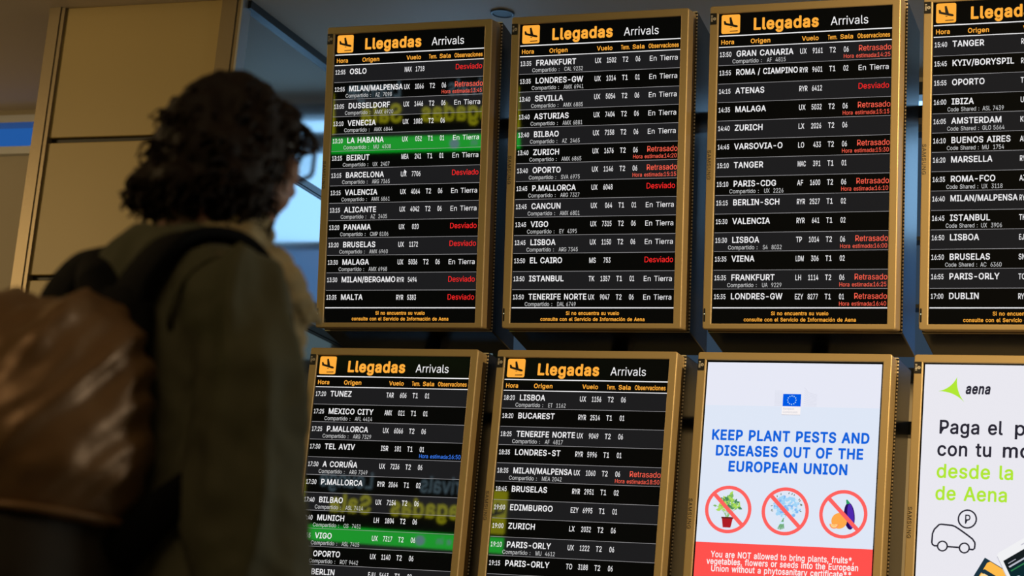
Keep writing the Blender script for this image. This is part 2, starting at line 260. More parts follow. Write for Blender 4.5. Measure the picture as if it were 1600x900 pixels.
    's': (365, (182, -8, 145, -5, 112, 3, 84, 18, 62, 38, 45, 63, 36, 94, 94, 107, 105, 79, 124, 60, 150, 49, 181, 45, 217, 50, 244, 62, 262, 81, 268, 103, 265, 121, 254, 136, 237, 147, 212, 155, 149, 170, 104, 186, 72, 208, 53, 237, 47, 274, 51, 305, 65, 332, 87, 354, 115, 370, 149, 381, 187, 384, 223, 381, 254, 372, 279, 358, 299, 339, 324, 290, 268, 277, 258, 298, 243, 316, 219, 328, 187, 333, 156, 329, 131, 317, 114, 299, 109, 277, 112, 258, 124, 243, 172, 223, 229, 209, 275, 194, 306, 171, 325, 142, 331, 107, 326, 75, 312, 47, 290, 24, 260, 6, 223, -5)),
    't': (227, (204, 379, 204, 327, 6, 327, 6, 379), (65, 471, 126, 471, 126, 98, 128, 76, 136, 61, 150, 53, 170, 50, 185, 51, 202, 54, 213, 2, 192, -3, 168, -4, 125, 2, 92, 21, 72, 52, 65, 93)),
    'u': (410, (182, -5, 146, -1, 115, 11, 89, 31, 69, 59, 57, 95, 53, 139, 53, 379, 114, 379, 114, 144, 119, 105, 137, 75, 164, 56, 200, 50, 226, 53, 249, 62, 268, 77, 283, 97, 293, 122, 296, 153, 296, 379, 357, 379, 357, 0, 298, 0, 298, 92, 307, 92, 286, 47, 257, 17, 222, 0)),
    'v': (389, (163, 0, 17, 379, 84, 379, 165, 155, 187, 87, 206, 21, 184, 21, 203, 87, 224, 155, 305, 379, 371, 379, 226, 0)),
    'w': (567, (138, 0, 23, 379, 87, 379, 133, 214, 154, 137, 175, 41, 165, 41, 186, 135, 206, 214, 252, 379, 316, 379, 362, 214, 382, 136, 402, 41, 391, 41, 413, 135, 434, 214, 480, 379, 545, 379, 429, 0, 368, 0, 319, 172, 305, 225, 291, 280, 277, 338, 291, 338, 277, 280, 263, 225, 248, 172, 199, 0)),
    'x': (379, (21, 0, 171, 218, 171, 171, 29, 379, 100, 379, 147, 306, 179, 253, 207, 206, 175, 206, 202, 253, 233, 306, 282, 379, 352, 379, 209, 169, 209, 214, 358, 0, 287, 0, 231, 85, 200, 136, 173, 182, 205, 182, 178, 136, 148, 85, 91, 0)),
    'y': (389, (47, -139, 61, -86, 71, -87, 104, -89, 130, -74, 151, -36, 163, -1, 17, 379, 84, 379, 165, 155, 187, 87, 206, 21, 184, 21, 202, 87, 224, 155, 305, 379, 371, 379, 204, -58, 177, -107, 139, -136, 91, -145, 65, -143)),
    'z': (380, (42, 0, 42, 46, 254, 320, 254, 323, 48, 323, 48, 379, 333, 379, 333, 331, 126, 60, 126, 56, 339, 56, 339, 0)),
    '0': (453, (227, -7, 174, 1, 130, 24, 95, 62, 69, 113, 53, 178, 48, 254, 53, 330, 69, 395, 95, 447, 130, 484, 174, 508, 227, 516, 279, 508, 323, 484, 358, 447, 384, 395, 400, 330, 405, 254, 400, 178, 384, 113, 359, 62, 323, 24, 279, 1), (227, 50, 261, 56, 290, 74, 313, 103, 330, 144, 340, 194, 344, 254, 340, 314, 330, 365, 313, 405, 290, 435, 261, 453, 227, 460, 192, 453, 163, 435, 140, 405, 123, 365, 113, 314, 109, 254, 113, 194, 123, 144, 140, 103, 163, 74, 192, 56)),
    '1': (453, (76, 0, 76, 55, 391, 55, 391, 0), (276, 509, 276, 0, 212, 0, 212, 448, 209, 448, 86, 358, 86, 427, 198, 509)),
    '2': (453, (64, 0, 64, 47, 234, 229, 282, 282, 311, 327, 320, 371, 317, 397, 308, 419, 293, 436, 273, 449, 224, 460, 196, 457, 172, 447, 153, 433, 139, 413, 130, 390, 127, 362, 66, 362, 71, 405, 86, 442, 111, 473, 143, 496, 182, 511, 225, 516, 268, 511, 306, 497, 337, 474, 361, 445, 376, 411, 381, 372, 371, 318, 336, 259, 267, 180, 153, 60, 153, 57, 389, 57, 389, 0)),
    '3': (453, (218, -7, 173, -3, 133, 10, 98, 30, 70, 57, 52, 91, 44, 132, 109, 132, 115, 107, 126, 87, 144, 71, 165, 59, 219, 50, 275, 61, 297, 74, 315, 93, 325, 116, 329, 145, 326, 172, 316, 196, 299, 217, 275, 234, 242, 244, 201, 248, 157, 248, 157, 299, 288, 448, 288, 452, 70, 452, 70, 509, 372, 509, 372, 461, 211, 278, 211, 289, 264, 288, 308, 276, 344, 253, 371, 222, 387, 186, 393, 145, 387, 103, 370, 66, 344, 36, 309, 12, 266, -2)),
    '4': (453, (40, 105, 40, 158, 247, 509, 311, 509, 109, 166, 109, 163, 413, 163, 413, 105), (282, 0, 282, 121, 282, 146, 282, 318, 343, 318, 343, 0)),
    '5': (453, (221, -7, 178, -2, 140, 11, 108, 32, 83, 60, 66, 93, 60, 130, 122, 130, 127, 108, 138, 89, 173, 60, 221, 50, 250, 53, 276, 64, 298, 82, 314, 104, 324, 131, 328, 162, 324, 193, 314, 221, 297, 244, 275, 262, 248, 273, 218, 277, 167, 268, 128, 246, 67, 253, 96, 509, 366, 509, 366, 452, 151, 452, 134, 301, 136, 301, 178, 325, 229, 334, 263, 330, 294, 321, 321, 306, 345, 285, 364, 260, 379, 231, 388, 199, 391, 163, 385, 117, 369, 76, 343, 41, 309, 15, 268, -1)),
    '6': (453, (226, -7, 182, -1, 142, 15, 109, 40, 84, 74, 69, 115, 64, 162, 68, 199, 80, 239, 137, 340, 252, 509, 322, 509, 151, 261, 145, 261, 165, 288, 196, 307, 235, 314, 278, 309, 316, 295, 346, 271, 370, 240, 384, 201, 389, 157, 384, 112, 368, 73, 343, 39, 310, 14, 271, -2), (226, 48, 254, 52, 279, 63, 299, 79, 314, 101, 324, 128, 327, 157, 324, 187, 314, 213, 299, 235, 279, 251, 254, 262, 226, 265, 198, 262, 174, 252, 153, 235, 138, 214, 128, 188, 125, 158, 128, 128, 138, 102, 153, 79, 174, 63, 198, 52)),
    '7': (453, (97, 0, 323, 448, 323, 452, 62, 452, 62, 509, 391, 509, 391, 449, 165, 0)),
    '8': (453, (226, -7, 178, -2, 136, 11, 101, 33, 74, 62, 57, 96, 52, 135, 55, 166, 65, 195, 81, 220, 101, 241, 125, 256, 153, 265, 153, 267, 119, 282, 93, 308, 76, 342, 70, 380, 75, 417, 90, 450, 114, 477, 146, 498, 184, 511, 226, 516, 269, 511, 306, 498, 337, 477, 361, 450, 377, 417, 382, 380, 376, 342, 359, 308, 333, 282, 300, 267, 300, 265, 327, 256, 351, 241, 372, 220, 387, 195, 397, 166, 401, 135, 395, 96, 378, 62, 352, 33, 317, 11, 275, -2), (226, 49, 258, 52, 285, 60, 307, 74, 323, 91, 333, 113, 337, 139, 333, 165, 322, 189, 305, 208, 283, 223, 256, 232, 226, 235, 196, 232, 169, 223, 147, 208, 130, 189, 119, 165, 115, 139, 119, 113, 129, 91, 145, 74, 167, 60, 195, 52), (226, 290, 274, 300, 293, 313, 307, 330, 316, 351, 319, 376, 316, 399, 308, 420, 294, 437, 275, 449, 226, 460, 177, 449, 159, 437, 145, 420, 136, 399, 133, 376, 136, 351, 145, 330, 159, 313, 178, 300)),
    '9': (453, (226, 516, 271, 510, 310, 494, 343, 468, 368, 434, 384, 393, 389, 347, 385, 309, 373, 270, 315, 168, 200, 0, 130, 0, 301, 248, 307, 248, 287, 221, 257, 202, 218, 195, 175, 199, 137, 214, 106, 237, 83, 269, 68, 307, 64, 352, 69, 397, 85, 436, 110, 469, 143, 494, 182, 510), (226, 460, 199, 457, 174, 446, 154, 429, 138, 407, 129, 381, 125, 352, 129, 322, 138, 295, 154, 274, 174, 257, 199, 247, 226, 243, 254, 247, 279, 257, 299, 273, 314, 295, 324, 321, 327, 350, 324, 381, 314, 407, 299, 429, 279, 446, 254, 457)),
    ':': (188, (95, -4, 78, -1, 63, 9, 53, 24, 50, 41, 53, 59, 63, 73, 78, 83, 95, 87, 113, 83, 128, 73, 138, 59, 141, 41, 138, 24, 128, 9, 113, -1), (95, 271, 78, 274, 63, 284, 53, 299, 50, 316, 53, 334, 63, 349, 78, 359, 95, 362, 113, 359, 128, 349, 138, 334, 141, 316, 138, 299, 128, 284, 113, 274)),
    '.': (188, (95, -4, 78, -1, 63, 9, 53, 24, 50, 41, 53, 59, 63, 73, 78, 83, 95, 87, 113, 83, 128, 73, 138, 59, 141, 41, 138, 24, 128, 9, 113, -1)),
    '/': (249, (235, 533, 71, -76, 14, -76, 178, 533)),
    '-': (453, (337, 244, 337, 188, 114, 188, 114, 244)),
    ',': (188, (38, -119, 68, 71, 137, 71, 84, -119)),
    '*': (453, (201, 223, 206, 331, 114, 272, 89, 315, 186, 365, 89, 415, 114, 459, 206, 400, 201, 509, 250, 509, 246, 400, 337, 459, 362, 415, 266, 365, 362, 315, 337, 272, 246, 331, 250, 223)),
    'Ñ': (523, (60, 0, 60, 509, 136, 509, 343, 183, 363, 151, 388, 107, 414, 55, 405, 54, 401, 108, 399, 157, 399, 195, 399, 509, 463, 509, 463, 0, 387, 0, 202, 290, 177, 331, 148, 381, 108, 452, 119, 454, 122, 384, 124, 328, 125, 291, 125, 0), (307, 576, 282, 580, 259, 590, 239, 600, 224, 604, 210, 595, 206, 577, 163, 577, 167, 605, 177, 628, 194, 643, 218, 648, 242, 643, 264, 633, 283, 623, 300, 619, 313, 625, 319, 646, 361, 646, 357, 618, 346, 595, 329, 580)),
    'ó': (415, (207, -8, 159, -2, 117, 16, 82, 46, 56, 85, 40, 133, 34, 187, 40, 243, 56, 291, 82, 330, 117, 360, 159, 378, 207, 384, 256, 378, 299, 360, 333, 330, 359, 291, 376, 243, 381, 187, 376, 133, 359, 85, 333, 46, 299, 16, 256, -2), (207, 46, 242, 51, 270, 66, 292, 89, 307, 117, 316, 151, 319, 187, 316, 224, 307, 258, 292, 287, 270, 310, 242, 325, 207, 330, 173, 325, 145, 310, 124, 287, 108, 258, 99, 224, 96, 187, 99, 151, 108, 117, 124, 89, 145, 66, 173, 51), (181, 429, 228, 529, 297, 529, 231, 429)),
    'Á': (480, (16, 0, 201, 509, 276, 509, 463, 0, 395, 0, 287, 302, 264, 372, 232, 478, 245, 478, 213, 371, 191, 302, 85, 0), (110, 142, 110, 199, 370, 199, 370, 142), (213, 558, 260, 659, 329, 659, 263, 558)),
}
GLYPH = {}
WEIGHTS = (('r', 0.0), ('n', 0.009), ('b', 0.016), ('h', 0.031))


def outline(g, lp, off):
    """thicken a contour: a band along each edge and a small disc at each corner, added to the glyph's faces"""
    for i in range(len(lp)):
        p, q = Vector(lp[i - 1]), Vector(lp[i])
        t = q - p
        if t.length < 1e-6: continue
        t.normalize(); nn = Vector((-t.y, t.x)) * off; n0 = len(g[0])
        g[0] += [p + nn, q + nn, q - nn, p - nn]; g[1].append((n0, n0 + 1, n0 + 2, n0 + 3))
        n0 = len(g[0])
        g[0] += [q + Vector((math.cos(math.pi * k / 3), math.sin(math.pi * k / 3))) * off * 1.06 for k in range(6)]; g[1].append(tuple(range(n0, n0 + 6)))


def make_glyphs():
    """characters as filled outlines in three weights: list of points, faces and advance width"""
    area = lambda l: sum(l[i - 1][0] * l[i][1] - l[i][0] * l[i - 1][1] for i in range(len(l)))

    def inside(p, l):
        r = False
        for i in range(len(l)):
            (x0, y0), (x1, y1) = l[i - 1], l[i]
            if (y0 > p[1]) != (y1 > p[1]) and p[0] < (x1 - x0) * (p[1] - y0) / (y1 - y0) + x0: r = not r
        return r

    tmp = []
    for c, (adv, *loops) in OUTLINES.items():
        loops = [[(t[i] / 1000, t[i + 1] / 1000) for i in range(0, len(t), 2)] for t in loops]
        outer = [l for l in loops if area(l) < 0]; holes = [l for l in loops if area(l) >= 0]
        for wt, off in WEIGHTS:
            GLYPH[wt, c] = [[], [], adv / 1000 + off * 1.4]
        for ol in outer:                          # strokes that overlap are filled one by one
                cu = bpy.data.curves.new('t', 'CURVE'); cu.dimensions = '2D'; cu.fill_mode = 'BOTH'
                for lp in [ol] + [h for h in holes if inside(h[0], ol)]:
                    for wt, off in WEIGHTS:
                        if off: outline(GLYPH[wt, c], lp, off)
                    sp = cu.splines.new('POLY'); sp.points.add(len(lp) - 1); sp.use_cyclic_u = True
                    for q, p in zip(sp.points, lp): q.co = (p[0], p[1], 0, 1)
                o = bpy.data.objects.new('t', cu); C.objects.link(o)
                tmp.append((c, o, cu))
    bpy.context.view_layer.update()
    dg = bpy.context.evaluated_depsgraph_get()
    for c, o, cu in tmp:
        me = o.evaluated_get(dg).to_mesh()
        for wt, off in WEIGHTS:
            g = GLYPH[wt, c]; n0 = len(g[0])
            g[0] += [v.co.to_2d() for v in me.vertices]; g[1] += [tuple(i + n0 for i in p.vertices) for p in me.polygons]
        o.evaluated_get(dg).to_mesh_clear()
    for c, o, cu in tmp:
        bpy.data.objects.remove(o); bpy.data.curves.remove(cu)
    for wt in 'rbhn':
        GLYPH[wt, ' '] = ([], [], 0.28)
    return max(v.y for v in GLYPH['r', 'H'][0])


CAPH = make_glyphs()


def natw(s, wt='r', track=0.0):
    return sum(GLYPH[wt, c][2] + track for c in s) / CAPH


def text(bm, s, x, base, cap, xs=1.0, wt='r', y=-0.0006, mi=0, align='l', width=None, shear=0.0, rot=0, track=0.0):
    """x, base, cap in metres in the panel's plane (x right, z up)"""
    k = cap / CAPH
    if width: xs = width / (natw(s, wt, track) * cap)
    W = natw(s, wt, track) * cap * xs
    ox = x - (W if align == 'r' else W / 2 if align == 'c' else 0)
    pen = 0.0
    ca, sa = math.cos(rot), math.sin(rot)
    for c in s:
        vs, fs, adv = GLYPH[wt, c]
        nv = []
        for v in vs:
            px, pz = (pen + v.x + shear * v.y) * k * xs, v.y * k
            if rot:
                nv.append(bm.verts.new((x + px * ca - pz * sa, y, base + px * sa + pz * ca)))
            else:
                nv.append(bm.verts.new((ox + px, y, base + pz)))
        for f in fs:
            try:
                ff = bm.faces.new([nv[i] for i in f]); ff.material_index = mi
            except ValueError:
                pass
        pen += adv + track
    return W


def poly(bm, pts, y=-0.0006, mi=0):
    vs = [bm.verts.new((p[0], y, p[1])) for p in pts]
    for t in tessellate_polygon([[Vector((p[0], p[1], 0)) for p in pts]]):
        try:
            f = bm.faces.new([vs[i] for i in t]); f.material_index = mi
        except ValueError:
            pass


def ring(bm, cx, cz, r0, r1, y=-0.0006, mi=0, n=48):
    a = [[bm.verts.new((cx + r * math.cos(2 * math.pi * k / n), y, cz + r * math.sin(2 * math.pi * k / n))) for k in range(n)] for r in (r0, r1)]
    for k in range(n):
        f = bm.faces.new((a[0][k], a[0][(k + 1) % n], a[1][(k + 1) % n], a[1][k])); f.material_index = mi


def disc(bm, cx, cz, r, y=-0.0006, mi=0, n=32, sx=1.0, rot=0.0):
    poly(bm, [(cx + r * sx * math.cos(2 * math.pi * k / n) * math.cos(rot) - r * math.sin(2 * math.pi * k / n) * math.sin(rot),
               cz + r * sx * math.cos(2 * math.pi * k / n) * math.sin(rot) + r * math.sin(2 * math.pi * k / n) * math.cos(rot)) for k in range(n)], y, mi)


def stroke(bm, pts, wd, y=-0.0006, mi=0, closed=False):
    n = len(pts); P = [Vector(p) for p in pts]
    L = []
    for i in range(n):
        a = P[i - 1] if (i > 0 or closed) else P[i]
        b = P[(i + 1) % n] if (i < n - 1 or closed) else P[i]
        t = (b - a).normalized(); nn = Vector((-t.y, t.x))
        L.append((bm.verts.new((P[i].x + nn.x * wd / 2, y, P[i].y + nn.y * wd / 2)), bm.verts.new((P[i].x - nn.x * wd / 2, y, P[i].y - nn.y * wd / 2))))
    for i in range(n if closed else n - 1):
        f = bm.faces.new((L[i][0], L[i][1], L[(i + 1) % n][1], L[(i + 1) % n][0])); f.material_index = mi


# ------------------------------------------------------------------ materials
M_bez = mat('champagne_metal', (0.45, 0.335, 0.165), 0.42, 0.35, bump=(160, 0.02))
M_cas = perforated('perforated_black_steel', (0.010, 0.010, 0.011), (0.002, 0.002, 0.002), 0.006, 0.33, 0.24, 0.0, (1, 2))
M_lip = perforated('perforated_lip', (0.025, 0.022, 0.018), (0.75, 0.68, 0.52), 0.0115, 0.26, 0.4, 0.5, (2,))
M_scr = mat('dark_display_glass', (0.002, 0.002, 0.002), 0.015, 0, 0.5, emit=(0.9, 1.0, 0.85), estr=0.0016, ior=1.55)
M_row = mat('grey_row_display_glass', (0.002, 0.002, 0.002), 0.015, 0, 0.5, emit=(1.0, 1.0, 1.1), estr=0.0115, ior=1.55)
M_white = glow('lit_white', (0.86, 0.85, 0.86))
M_thin = glow('lit_soft_white', (0.60, 0.60, 0.60))
M_line = glow('lit_grey_line', (0.33, 0.32, 0.33))
M_orange = glow('lit_orange', (1.0, 0.42, 0.045))
M_red = glow('lit_red', (1.0, 0.022, 0.022))
M_coral = glow('lit_coral', (1.0, 0.125, 0.075))
M_blue = glow('lit_blue', (0.05, 0.22, 0.95))
M_black = mat('matt_black', (0.008, 0.008, 0.008), 0.5)
M_print = mat('dark_printed_lettering', (0.10, 0.085, 0.06), 0.5)
M_stick = mat('white_print', (0.62, 0.58, 0.5), 0.6)
M_led = glow('lit_indicator', (0.85, 0.85, 0.55), 0.7)

# ------------------------------------------------------------------ the setting (heights are above the floor)
CEIL = EYE + 3.16
YB = 9.0                                     # the far wall
KX0, KX1, KY = -5.43, -4.50, 7.66            # the panelled block left of the monitors
M_ceil = mat('painted_ceiling', (0.62, 0.54, 0.42), 0.6, var=(0.6, 0.06))
M_wall = mat('painted_wall', (0.42, 0.36, 0.25), 0.65, var=(1.2, 0.06))
M_floor = mat('polished_stone_floor', (0.16, 0.145, 0.12), 0.25, var=(3.0, 0.25), bump=(30, 0.02))
M_panel = mat('beige_laminate', (0.53, 0.395, 0.155), 0.42, var=(2.0, 0.04), bump=(400, 0.02))
M_post = mat('brushed_brown_metal', (0.30, 0.235, 0.14), 0.38, 0.4, bump=(60, 0.03))
M_satin = mat('satin_steel_panel', (0.52, 0.56, 0.57), 0.13, 0.88, bump=(3, 0.01))
M_gap = mat('dark_joint', (0.03, 0.028, 0.024), 0.5)
M_alu = mat('aluminium_trim', (0.55, 0.57, 0.57), 0.3, 0.7)
M_dgrey = mat('dark_grey_metal', (0.045, 0.05, 0.052), 0.35, 0.5)


def slab(name, a, b, m, label=None):
    bm = bmesh.new(); box(bm, a, b)
    return obj(name, bm, m, kind='structure')


slab('floor', (-14, -12, -0.1), (9, YB + 0.2, 0), M_floor)
slab('ceiling', (-14, 6.6, CEIL), (9, YB + 0.2, CEIL + 0.12), M_ceil)
slab('ceiling_hall', (-14, -12, EYE + 4.2), (9, 6.6, EYE + 4.32), M_ceil)
slab('trim_ceiling_step', (-14, 6.5, CEIL), (9, 6.6, EYE + 4.2), M_ceil)
slab('wall_left', (-14.1, -12, 0), (-14, YB + 0.2, EYE + 4.3), M_wall)
slab('wall_right', (9, -12, 0), (9.1, YB + 0.2, EYE + 4.3), M_wall)
slab('wall_front', (-14, -12.1, 0), (9, -12, EYE + 4.3), mat('dim_hall_wall', (0.08, 0.07, 0.055), 0.8))

# far wall with two clerestory windows
bm = bmesh.new()
LW = (-8.4, -5.9, EYE + 2.93, EYE + 3.10)    # left opening x0 x1 z0 z1
RW = (-4.46, 1.4, EYE + 1.80, EYE + 3.12)    # right opening
for a, b in (((-14, YB, 0), (9, YB + 0.1, RW[2])),
             ((-14, YB, RW[2]), (LW[0], YB + 0.1, CEIL)), ((LW[0], YB, RW[2]), (LW[1], YB + 0.1, LW[2])), ((LW[0], YB, LW[3]), (LW[1], YB + 0.1, CEIL)),
             ((LW[1], YB, RW[2]), (RW[0], YB + 0.1, CEIL)), ((RW[0], YB, RW[3]), (RW[1], YB + 0.1, CEIL)), ((RW[1], YB, RW[2]), (9, YB + 0.1, CEIL))):
    box(bm, a, b)
obj('wall_back', bm, M_wall, kind='structure')
M_sky = glow('bright_daylight_pane', (0.62, 1.22, 1.95), 1.25)
M_sky2 = glow('dim_blue_pane', (0.028, 0.048, 0.075), 1.0)
M_sky3 = glow('deep_blue_pane', (0.016, 0.095, 0.34), 1.0)
bm = bmesh.new()
for x in (RW[0], -3.72, -2.40, -1.08, 0.16, RW[1]):
    box(bm, (x - 0.025, YB - 0.03, RW[2]), (x + 0.025, YB + 0.06, RW[3]))
for z, h in ((RW[2] + 0.02, 0.03), (EYE + 2.12, 0.008), (EYE + 2.42, 0.008), (EYE + 2.94, 0.04), (RW[3] - 0.02, 0.03)):
    box(bm, (RW[0], YB - 0.029, z - h), (RW[1], YB + 0.059, z + h))
wf = obj('window_1', bm, M_dgrey, kind='structure')
M_sky4 = glow('mid_blue_pane', (0.10, 0.24, 0.52), 1.0)
for xa, xb, za, zb, m_, lb in ((RW[0], -3.72, EYE + 2.42, RW[3], M_sky, None), (-1.08, RW[1], EYE + 2.42, RW[3], M_sky, None), (-3.72, -1.08, EYE + 2.94, RW[3], M_sky, None),  # the middle top strip glows as an added source to brighten the ceiling
                               (-3.72, -1.08, EYE + 2.12, EYE + 2.94, M_sky2, 'dim middle pane'), (RW[0], -3.72, EYE + 2.12, EYE + 2.42, M_sky4, 'blue pane'), (-1.08, RW[1], RW[2], EYE + 2.42, M_sky4, 'blue pane'),
                               (-3.72, -1.08, RW[2], EYE + 2.12, M_sky2, 'dim lower pane'), (RW[0], -3.72, RW[2], EYE + 2.12, glow('grey_frosted_pane', (0.10, 0.15, 0.17)), 'grey lower pane')):
    bm = bmesh.new(); box(bm, (xa, YB + 0.062, za), (xb, YB + 0.07, zb))
    obj('pane', bm, m_, wf, label=lb)
bm = bmesh.new()
for z in (LW[2], LW[3]): box(bm, (LW[0], YB - 0.04, z - 0.02), (LW[1], YB + 0.06, z + 0.02))
for x in (LW[0], LW[1]): box(bm, (x - 0.02, YB - 0.039, LW[2]), (x + 0.02, YB + 0.059, LW[3]))
wf = obj('window_2', bm, M_alu, kind='structure')
bm = bmesh.new(); box(bm, (LW[0], YB + 0.062, LW[2]), (LW[1], YB + 0.07, LW[3]))
obj('pane', bm, M_sky3, wf)

# the panelled block: beige face towards the hall, satin steel side towards the monitors
ZJ = [EYE + 3.16, EYE + 2.545, EYE + 1.925, EYE + 1.305, EYE + 0.685, EYE + 0.065, 0.0]
core = slab('wall_panel_block', (KX0 + 0.02, KY + 0.03, 0), (KX1 - 0.03, YB, CEIL), M_gap)
for i in range(6):
    z1, z0 = ZJ[i] - (0.0 if i == 0 else 0.012), ZJ[i + 1] + (0.012 if i < 5 else 0)
    bm = bmesh.new(); box(bm, (KX0 + 0.03, KY + 0.004, z0), (KX1 - 0.10, KY + 0.03, z1)); bevelled(bm, 0.003, 1)
    obj('front_panel', bm, M_panel, core)
    bm = bmesh.new(); box(bm, (KX1 - 0.03, KY + 0.03, z0), (KX1 - 0.004, YB, z1 - (0.02 if i == 0 else 0))); bevelled(bm, 0.003, 1)
    obj('side_panel', bm, M_satin, core)
    if i:
        bm = bmesh.new(); box(bm, (KX1 - 0.03, KY + 0.03, ZJ[i] - 0.012), (KX1 + 0.004, YB, ZJ[i] + 0.018))
        box(bm, (KX1 - 0.03, KY + 0.03, ZJ[i] - 0.024), (KX1 + 0.001, YB, ZJ[i] - 0.016))
        obj('joint_rail', bm, M_dgrey, core)
bm = bmesh.new(); box(bm, (KX1 - 0.03, KY + 0.03, CEIL - 0.035), (KX1 + 0.02, YB, CEIL))
obj('top_trim', bm, M_dgrey, core)
# corner posts
for nm, x0, x1 in (('post_left', KX0 - 0.045, KX0 + 0.035), ('post_right', KX1 - 0.10, KX1)):
    bm = bmesh.new()
    n = 4
    for k in range(n):                                   # fluted front: shallow vertical steps
        a = x0 + (x1 - x0) * k / n; b = x0 + (x1 - x0) * (k + 1) / n
        d = 0.0 if k in (1, 2) else 0.006
        box(bm, (a, KY - 0.016 + d, 0), (b, KY + 0.05, CEIL))
    obj('post', bm, M_post, core)
bm = bmesh.new(); box(bm, (KX1 - 0.006, KY - 0.012, 0), (KX1 + 0.004, KY + 0.06, CEIL))
obj('corner_strip', bm, M_alu, core)

# ceiling downlight (unlit)
dl = thing('downlight', 'small dark unlit downlight recessed in the ceiling above the gap between monitors', 'ceiling light', (-3.43, 7.98, CEIL))
bm = bmesh.new()
prof = [(0.052, 0.0), (0.052, -0.006), (0.043, -0.008), (0.040, -0.004), (0.036, 0.0)]
n = 32
rg = [[bm.verts.new((r * math.cos(2 * math.pi * k / n), r * math.sin(2 * math.pi * k / n), z)) for k in range(n)] for r, z in prof]
for a, b in zip(rg, rg[1:]):
    for k in range(n): bm.faces.new((a[k], a[(k + 1) % n], b[(k + 1) % n], b[k]))
obj('trim_ring', bm, M_dgrey, dl, True)
bm = bmesh.new()
bmesh.ops.create_cone(bm, segments=32, radius1=0.040, radius2=0.030, depth=0.004, cap_ends=True, matrix=Matrix.Translation((0, 0, -0.0035)))
obj('reflector', bm, M_black, dl)

# ------------------------------------------------------------------ monitors
PW, PH = 0.573, 1.0155                        # visible display
RU = Matrix(((0.99995, 0.0023, 0.0097), (-0.0100, 0.1451, 0.9894), (0.0009, -0.9894, 0.1451)))
TLU = Vector((-3.3889562, 6.42097947, 2.49144008 + EYE)); SU = 0.70162134
TLL = Vector((-3.38569256, 6.5537822, 1.36712155 + EYE)); SL = 0.69809315
ZO = 1.033                                    # display top above the monitor's base


def P(x, y):                                  # millimetres from the display's top left corner -> panel plane
    return (x / 1000 - PW / 2, ZO - y / 1000)


def monitor_root(row, col, name, label, group, cat, twist=0.0):
    if row == 0:
        u, v, nrm = RU.col[0].normalized(), RU.col[1].normalized(), None
        nrm = u.cross(v).normalized(); v = nrm.cross(u)
        tl = TLU + u * SU * col
    else:
        u, v, nrm = Vector((1, 0, 0)), Vector((0, 0, -1)), Vector((0, 1, 0))
        tl = TLL + u * SL * col
    m3 = Matrix((u, nrm, -v)).transposed()
    if twist:                                  # this one hangs slightly turned
        q = Matrix.Rotation(math.radians(twist), 3, v); c0 = tl + u * PW / 2
        u, nrm = q @ u, q @ nrm; tl = c0 - u * PW / 2
        m3 = Matrix((u, nrm, -v)).transposed()
    return thing(name, label, cat, tl + u * PW / 2 + v * ZO, m3, group)


def rim(bm, loops, mi=0):
    """bridge a list of (outline, y) loops that share a vertex count"""
    vs = [[bm.verts.new((x, y, z)) for x, z in pts] for pts, y in loops]
    n = len(vs[0])
    for a, b in zip(vs, vs[1:]):
        for k in range(n):
            f = bm.faces.new((a[k], a[(k + 1) % n], b[(k + 1) % n], b[k])); f.material_index = mi
    return vs


